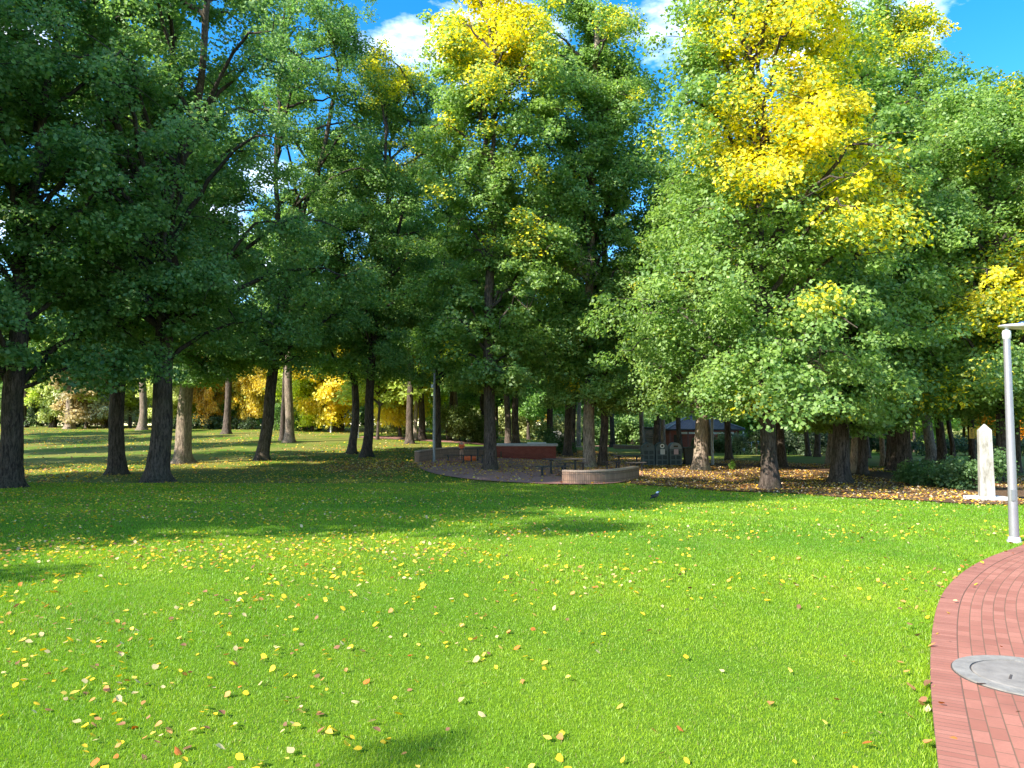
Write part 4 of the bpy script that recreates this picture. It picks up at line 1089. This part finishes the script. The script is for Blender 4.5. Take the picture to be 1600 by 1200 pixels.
# ------------------------------------------------------------------ recycling bins
def recycling_bin(px, label, head, paper, kind):
    g = GP(px, 728); w = .72; hb = .98; r = w / 2; d = .7
    t = thing('recycling_bin', label, 'recycling bin', (g[0], g[1] + d / 2, g[2] + .03), 0, 'row of arched recycling bins')
    arc = [(r * cos(a), hb + r * sin(a)) for a in np.linspace(0, pi, 17)]
    B().prism([(-r, 0)] + [(r, 0)] + [(r, hb - .003)] + [(-r, hb - .003)], -d / 2, d / 2).build('body', M['bin_green'], t)
    hd_ = B().prism(arc, -d / 2 - .01, d / 2).build('arched_hood', M[head], t)
    for i in range(2):
        for j in range(3):
            B().box(((i - .5) * .31, -d / 2 - .004, .18 + j * .29), (.24, .012, .22), .003).build('recessed_panel', M['bin_recess'], t)
    if kind == 'round':
        b = B(); ring(b, .07, .125, .02, 24); o = b.build('opening_ring', M['white'], hd_); o.rotation_euler = (pi / 2, 0, 0); o.location = (0, -d / 2 - .012, hb + .16)
        o = B().lathe([(.07, 0), (.07, .01)], 20).build('opening', M['ink'], hd_); o.rotation_euler = (pi / 2, 0, 0); o.location = (0, -d / 2 - .012, hb + .16)
    elif kind == 'slot':
        B().box((0, -d / 2 - .02, hb + .14), (.26, .03, .10), .03).build('opening', M['ink'], hd_)
    else:
        B().box((-.06, -d / 2 - .02, hb + .14), (.10, .02, .10), .02).box((.09, -d / 2 - .02, hb + .18), (.05, .02, .05), .01).build('opening', M['ink'], hd_)
    if paper:
        s_ = B().box((.02, -d / 2 - .02, .80), (.26, .008, .30), .002).build('notice', M[paper], t)
        b = B()
        for k in range(5): b.box((.02, -d / 2 - .026, .70 + k * .05), (.18 - .03 * (k % 2), .003, .012))
        b.build('notice_print', M['bin_pale'], s_)
recycling_bin(1014, 'left recycling bin of the three, dark hood and no notice', 'bin_green', None, 'small')
recycling_bin(1035, 'middle recycling bin of the three, white ring opening and pale notice', 'bin_green', 'paper', 'round')
recycling_bin(1056.2, 'right recycling bin of the three, pale grey hood with dark slot', 'bin_pale', 'pinkpaper', 'slot')
g = GP(1078, 728)
t = thing('wheelie_bin', 'black wheelie bin between the recycling bins and the palest elm', 'bin', (g[0], g[1] + .3, g[2] + .03), 0)
B().box((0, 0, .52), (.46, .5, .92), .03, 0, 0, (1.22, 1.2)).build('body', M['black_plastic'], t)
B().box((0, 0, 1.02), (.62, .66, .07), .025).build('lid', M['black_plastic'], t)
for s in (-1, 1):
    o = B().lathe([(.1, 0), (.1, .05)], 20).build('wheel', M['dark_steel'], t); o.rotation_euler = (0, pi / 2, 0); o.location = (s * .25 - .025, .22, .1)
B().tube([(-.2, .36, .98), (.2, .36, .98)], .014, 8).build('handle', M['black_plastic'], t)

# ------------------------------------------------------------------ brick building
Yb = 80.0
ga = at_depth(1040, 670, Yb); gb = at_depth(1162, 671, Yb); zg = float(gz((ga[0] + gb[0]) / 2, Yb)); ze = (ga[2] + gb[2]) / 2 - zg
ws = gb[0] - ga[0]
t = thing('brick_building', 'small red brick building with dark tiled hip roof behind the recycling bins', 'building', ((ga[0] + gb[0]) / 2, Yb + 3, zg), 0)
w2 = ws / 2 - .45
uv_box(B().box((0, 0, ze / 2 - .1), (w2 * 2, 5.6, ze), ).build('wall', M['brick_wall'], t))
b = B(); hx, hy, rz_ = ws / 2, 3.4, 1.55
P8 = [(-hx, -hy, 0), (hx, -hy, 0), (hx, hy, 0), (-hx, hy, 0), (-hx + hy, 0, rz_), (hx - hy, 0, rz_)]
vv = [b.b.verts.new((p[0], p[1], p[2] + ze)) for p in P8]
for f in ((0, 1, 5, 4), (1, 2, 5), (2, 3, 4, 5), (3, 0, 4), (3, 2, 1, 0)): b.b.faces.new([vv[i] for i in f])
rf = b.build('roof', M['slate'], t)
uvl = rf.data.uv_layers.new(name='UVMap')
for p in rf.data.polygons:
    for li in p.loop_indices:
        c = rf.data.vertices[rf.data.loops[li].vertex_index].co
        uvl.data[li].uv = (c.x if abs(p.normal.y) > abs(p.normal.x) else c.y, c.z * 2.4)
B().tube([(-hx + hy, 0, ze + rz_ + .03), (hx - hy, 0, ze + rz_ + .03)], .08, 8).tube([(-hx, -hy, ze + .05), (-hx + hy, 0, ze + rz_ + .03)], .07, 8).tube([(hx, -hy, ze + .05), (hx - hy, 0, ze + rz_ + .03)], .07, 8).build('ridge_tiles', M['bin_pale'], rf)
B().box((0, -hy, ze - .06), (ws, .1, .16)).box((hx, 0, ze - .06), (.1, hy * 2, .16)).box((-hx, 0, ze - .06), (.1, hy * 2, .16)).build('fascia', M['dark_steel'], t)
B().box((.3, -2.83, ze - .42), (w2 * 1.55, .05, .22)).build('window_band', M['white'], t)
for xx in (-w2 + .9, w2 - .75):
    dd_ = B().box((xx, -2.83, ze / 2 - .25), (.85, .07, ze - .7), .01).build('door', M['ink'], t)
    B().box((xx + .33, -2.88, ze / 2 - .3), (.04, .06, .14), .005).build('handle', M['pale_metal'], dd_)
for xx in (-w2 - .02, -w2 + 1.9, w2 + .3):
    B().box((xx, -3.3, ze / 2 - .1), (.13, .13, ze - .25), .01).build('porch_post', M['white'] if xx > 0 else M['brick_wall'], t)
uv_dummy = [c for c in t.children if c.name.startswith('porch_post')]
# low white rail right of the building
p0 = at_depth(1163, 690, 78); p1 = at_depth(1196, 690, 78); z0_ = float(gz(p0[0], 78))
t = thing('white_rail', 'low pale fence rail right of the brick building', 'fence', (p0[0], 78, z0_), 0)
Lr = p1[0] - p0[0]
B().box((Lr / 2, 0, 1.0), (Lr, .06, .08)).build('top_rail', M['white'], t)
for k in range(4): B().box((k * Lr / 3, 0, .5), (.07, .07, 1.0)).build('post', M['white'], t)

# small sign hut left of the bins and grey gabled box behind the barbecue
g = GP(1014, 703)
t = thing('notice_cabinet', 'small pale louvred cabinet seen above the left recycling bin', 'cabinet', g, 0)
B().box((0, 0, 1.2), (1.1, .6, 2.4), .03).build('case', M['concrete'], t)
b = B()
for k in range(5): b.box((0, -.32, 1.3 + k * .2), (.75, .04, .10))
b.build('louvre', M['glass'], t)
B().box((0, 0, 2.48), (1.6, 1.0, .14), .03).build('roof', M['dark_steel'], t)
g = GP(871, 692)
t = thing('garden_shed', 'small grey gabled shed beyond the barbecue slab', 'shed', g, 0)
B().prism([(-.9, 0), (.9, 0), (.9, 1.15), (0, 1.75), (-.9, 1.15)], -.6, .6).build('wall', M['concrete'], t)
B().box((-.47, 0, 1.5), (1.12, 1.4, .06), 0, 0, 0).build('roof_panel', M['pale_metal'], t).rotation_euler = (0, 0, 0)
B().box((0, -.62, .55), (.5, .04, 1.0)).build('door', M['slab'], t)
# pale boulders near the shrubs
def boulder(px, py, s, label):
    g = GP(px, py); t = tag(link('boulder', None), None); bpy.data.objects.remove(t)
    b = bmesh.new(); bmesh.ops.create_icosphere(b, subdivisions=3, radius=1)
    rg = np.random.default_rng(int(px))
    ph = rg.uniform(0, 6, 6)
    for v in b.verts:
        c = v.co; k = 1 + .12 * sin(c.x * 3 + ph[0]) + .12 * sin(c.y * 4 + ph[1] + c.z * 2) + .06 * sin(c.z * 7 + ph[2])
        v.co = (c.x * k * s[0], c.y * k * s[1], (c.z * k) * s[2] + s[2] * .75)
    me = bpy.data.meshes.new('boulder'); b.to_mesh(me); b.free()
    for p in me.polygons: p.use_smooth = True
    tag(link('boulder', me, None, M['stone'], g), label, 'boulder')
boulder(738, 690, (.42, .35, .34), 'pale boulder at the foot of the olive shrubs behind the orange figure')

# ------------------------------------------------------------------ yellow sign on its trunk
ts = GP(1520, 728); yc = ts[1] - .42
c = at_depth(1518.5, 676.5, yc); wS, hS = 8.5 * yc / FPX, 17.5 * yc / FPX
t = thing('warning_sign', 'small upright yellow sign fixed to a dark trunk beside the obelisk', 'sign', c, 0)
B().box((0, 0, 0), (wS, .015, hS), .004).build('sign_plate', M['sign_yellow'], t)
b = B(); k = 16
b.box((0, -.011, hS * .28), (wS * .34, .004, wS * .10)).box((0, -.011, hS * .20), (wS * .10, .004, wS * .5)).box((-.03, -.011, hS * .33), (wS * .12, .004, wS * .12))
for i in range(5): b.box((0, -.011, -hS * .04 - i * hS * .08), (wS * (.62 - .1 * (i % 2)), .004, hS * .025))
b.build('sign_marks', M['ink'], t)
B().tube([(0, .01, -hS / 2 - .1), (0, .01, hS / 2)], .02, 8).build('bracket', M['dark_steel'], t)

# ------------------------------------------------------------------ bird
def skin_fig(name, V, E, Rd, mat, parent, sub=2):
    me = bpy.data.meshes.new(name); me.from_pydata(V, E, [])
    o = link(name, me, parent, mat)
    mo = o.modifiers.new('skin', 'SKIN'); mo.use_smooth_shade = True
    for i, r in enumerate(Rd):
        sv = me.skin_vertices[0].data[i]; sv.radius = (r, r) if not hasattr(r, '__len__') else r
    me.skin_vertices[0].data[0].use_root = True
    s = o.modifiers.new('sub', 'SUBSURF'); s.levels = sub; s.render_levels = sub
    return o
g = GP(1024, 783)
t = thing('magpie', 'black and white bird standing on the lawn before the leaf litter', 'bird', g, R(35))
skin_fig('body', [(0, 0, .155), (.07, 0, .185), (.11, 0, .225), (.135, 0, .262), (.165, 0, .268), (-.07, 0, .13), (-.14, 0, .105), (-.22, 0, .08)],
         [(0, 1), (1, 2), (2, 3), (3, 4), (0, 5), (5, 6), (6, 7)], [.062, .056, .036, .034, .016, .048, .024, .012], M['bird_black'], t)
skin_fig('nape_patch', [(.085, 0, .222), (.112, 0, .262), (.03, 0, .205)], [(0, 1), (0, 2)], [.036, .030, .030], M['bird_white'], t)
B().tube([(.175, 0, .268), (.235, 0, .255)], [.011, .002], 8).build('beak', M['bin_pale'], t)
for s in (-1, 1):
    B().tube([(.01, s * .025, .12), (.0, s * .028, .05), (.005, s * .03, .0)], [.009, .005, .005], 6).tube([(-.02, s * .03, .004), (.045, s * .03, .004)], .004, 5).build('leg', M['ink'], t)
    B().box((-.04, s * .058, .155), (.17, .012, .05), .005).build('wing', M['bird_black'], t)

# ------------------------------------------------------------------ figure in orange by the shaded wall
g = gpo(721, 719.5)
t = thing('person', 'small person in an orange red top standing behind the dark picnic benches', 'person', g, R(20))
bd = skin_fig('body', [(0, 0, .62), (0, 0, .82), (0, 0, .98), (0, 0, 1.06), (0, .01, 1.17),
                  (.07, 0, .58), (.075, -.02, .33), (.08, .01, .06), (.08, -.07, .03), (-.07, 0, .58), (-.075, -.02, .33), (-.08, .01, .06), (-.08, -.07, .03),
                  (.13, 0, .95), (.17, -.03, .76), (.15, -.10, .62), (-.13, 0, .95), (-.17, -.03, .76), (-.15, -.10, .62)],
         [(0, 1), (1, 2), (2, 3), (3, 4), (0, 5), (5, 6), (6, 7), (7, 8), (0, 9), (9, 10), (10, 11), (11, 12), (2, 13), (13, 14), (14, 15), (2, 16), (16, 17), (17, 18)],
         [.10, .10, .09, .045, .09, .065, .05, .035, .03, .065, .05, .035, .03, .045, .035, .028, .045, .035, .028], M['skin'], t)
skin_fig('jacket', [(0, 0, .60), (0, 0, .82), (0, 0, .97), (.13, 0, .95), (.17, -.03, .77), (-.13, 0, .95), (-.17, -.03, .77)], [(0, 1), (1, 2), (2, 3), (3, 4), (2, 5), (5, 6)], [.125, .125, .115, .062, .05, .062, .05], M['orange_cloth'], bd)
skin_fig('hair', [(0, .03, 1.21), (0, .05, 1.14)], [(0, 1)], [.095, .075], M['hair'], bd)
g = gpo(733, 721)
t = thing('duffel_bag', 'low orange red bag lying on the paving under the picnic table', 'bag', g, R(5))
b = B(); b.tube([(-.42, 0, .13), (-.38, 0, .14), (0, 0, .15), (.38, 0, .14), (.42, 0, .13)], [.09, .14, .155, .14, .09], 16); b.build('bag_body', M['orange_cloth'], t, smooth=True)
B().tube([(-.15, -.1, .25), (-.12, -.06, .36), (.12, -.06, .36), (.15, -.1, .25)], .015, 6).build('strap', M['dark_cloth'], t)

# low timber edging beside the far grass left of the bins
p0 = np.array(GP(960, 701)); p1 = np.array(GP(1002, 702))
t = thing('edging_wall', 'low pinkish brick edging on the far grass left of the recycling bins', 'low wall', tuple((p0 + p1) / 2), math.atan2(p1[1] - p0[1], p1[0] - p0[0]))
Le = float(np.linalg.norm(p1[:2] - p0[:2]))
uv_box(B().box((0, 0, .2), (Le, .35, .4), .01).build('wall_body', M['brick_tan'], t))
uv_box(B().box((0, 0, .43), (Le + .06, .4, .06), .01).build('coping', M['coping'], t))
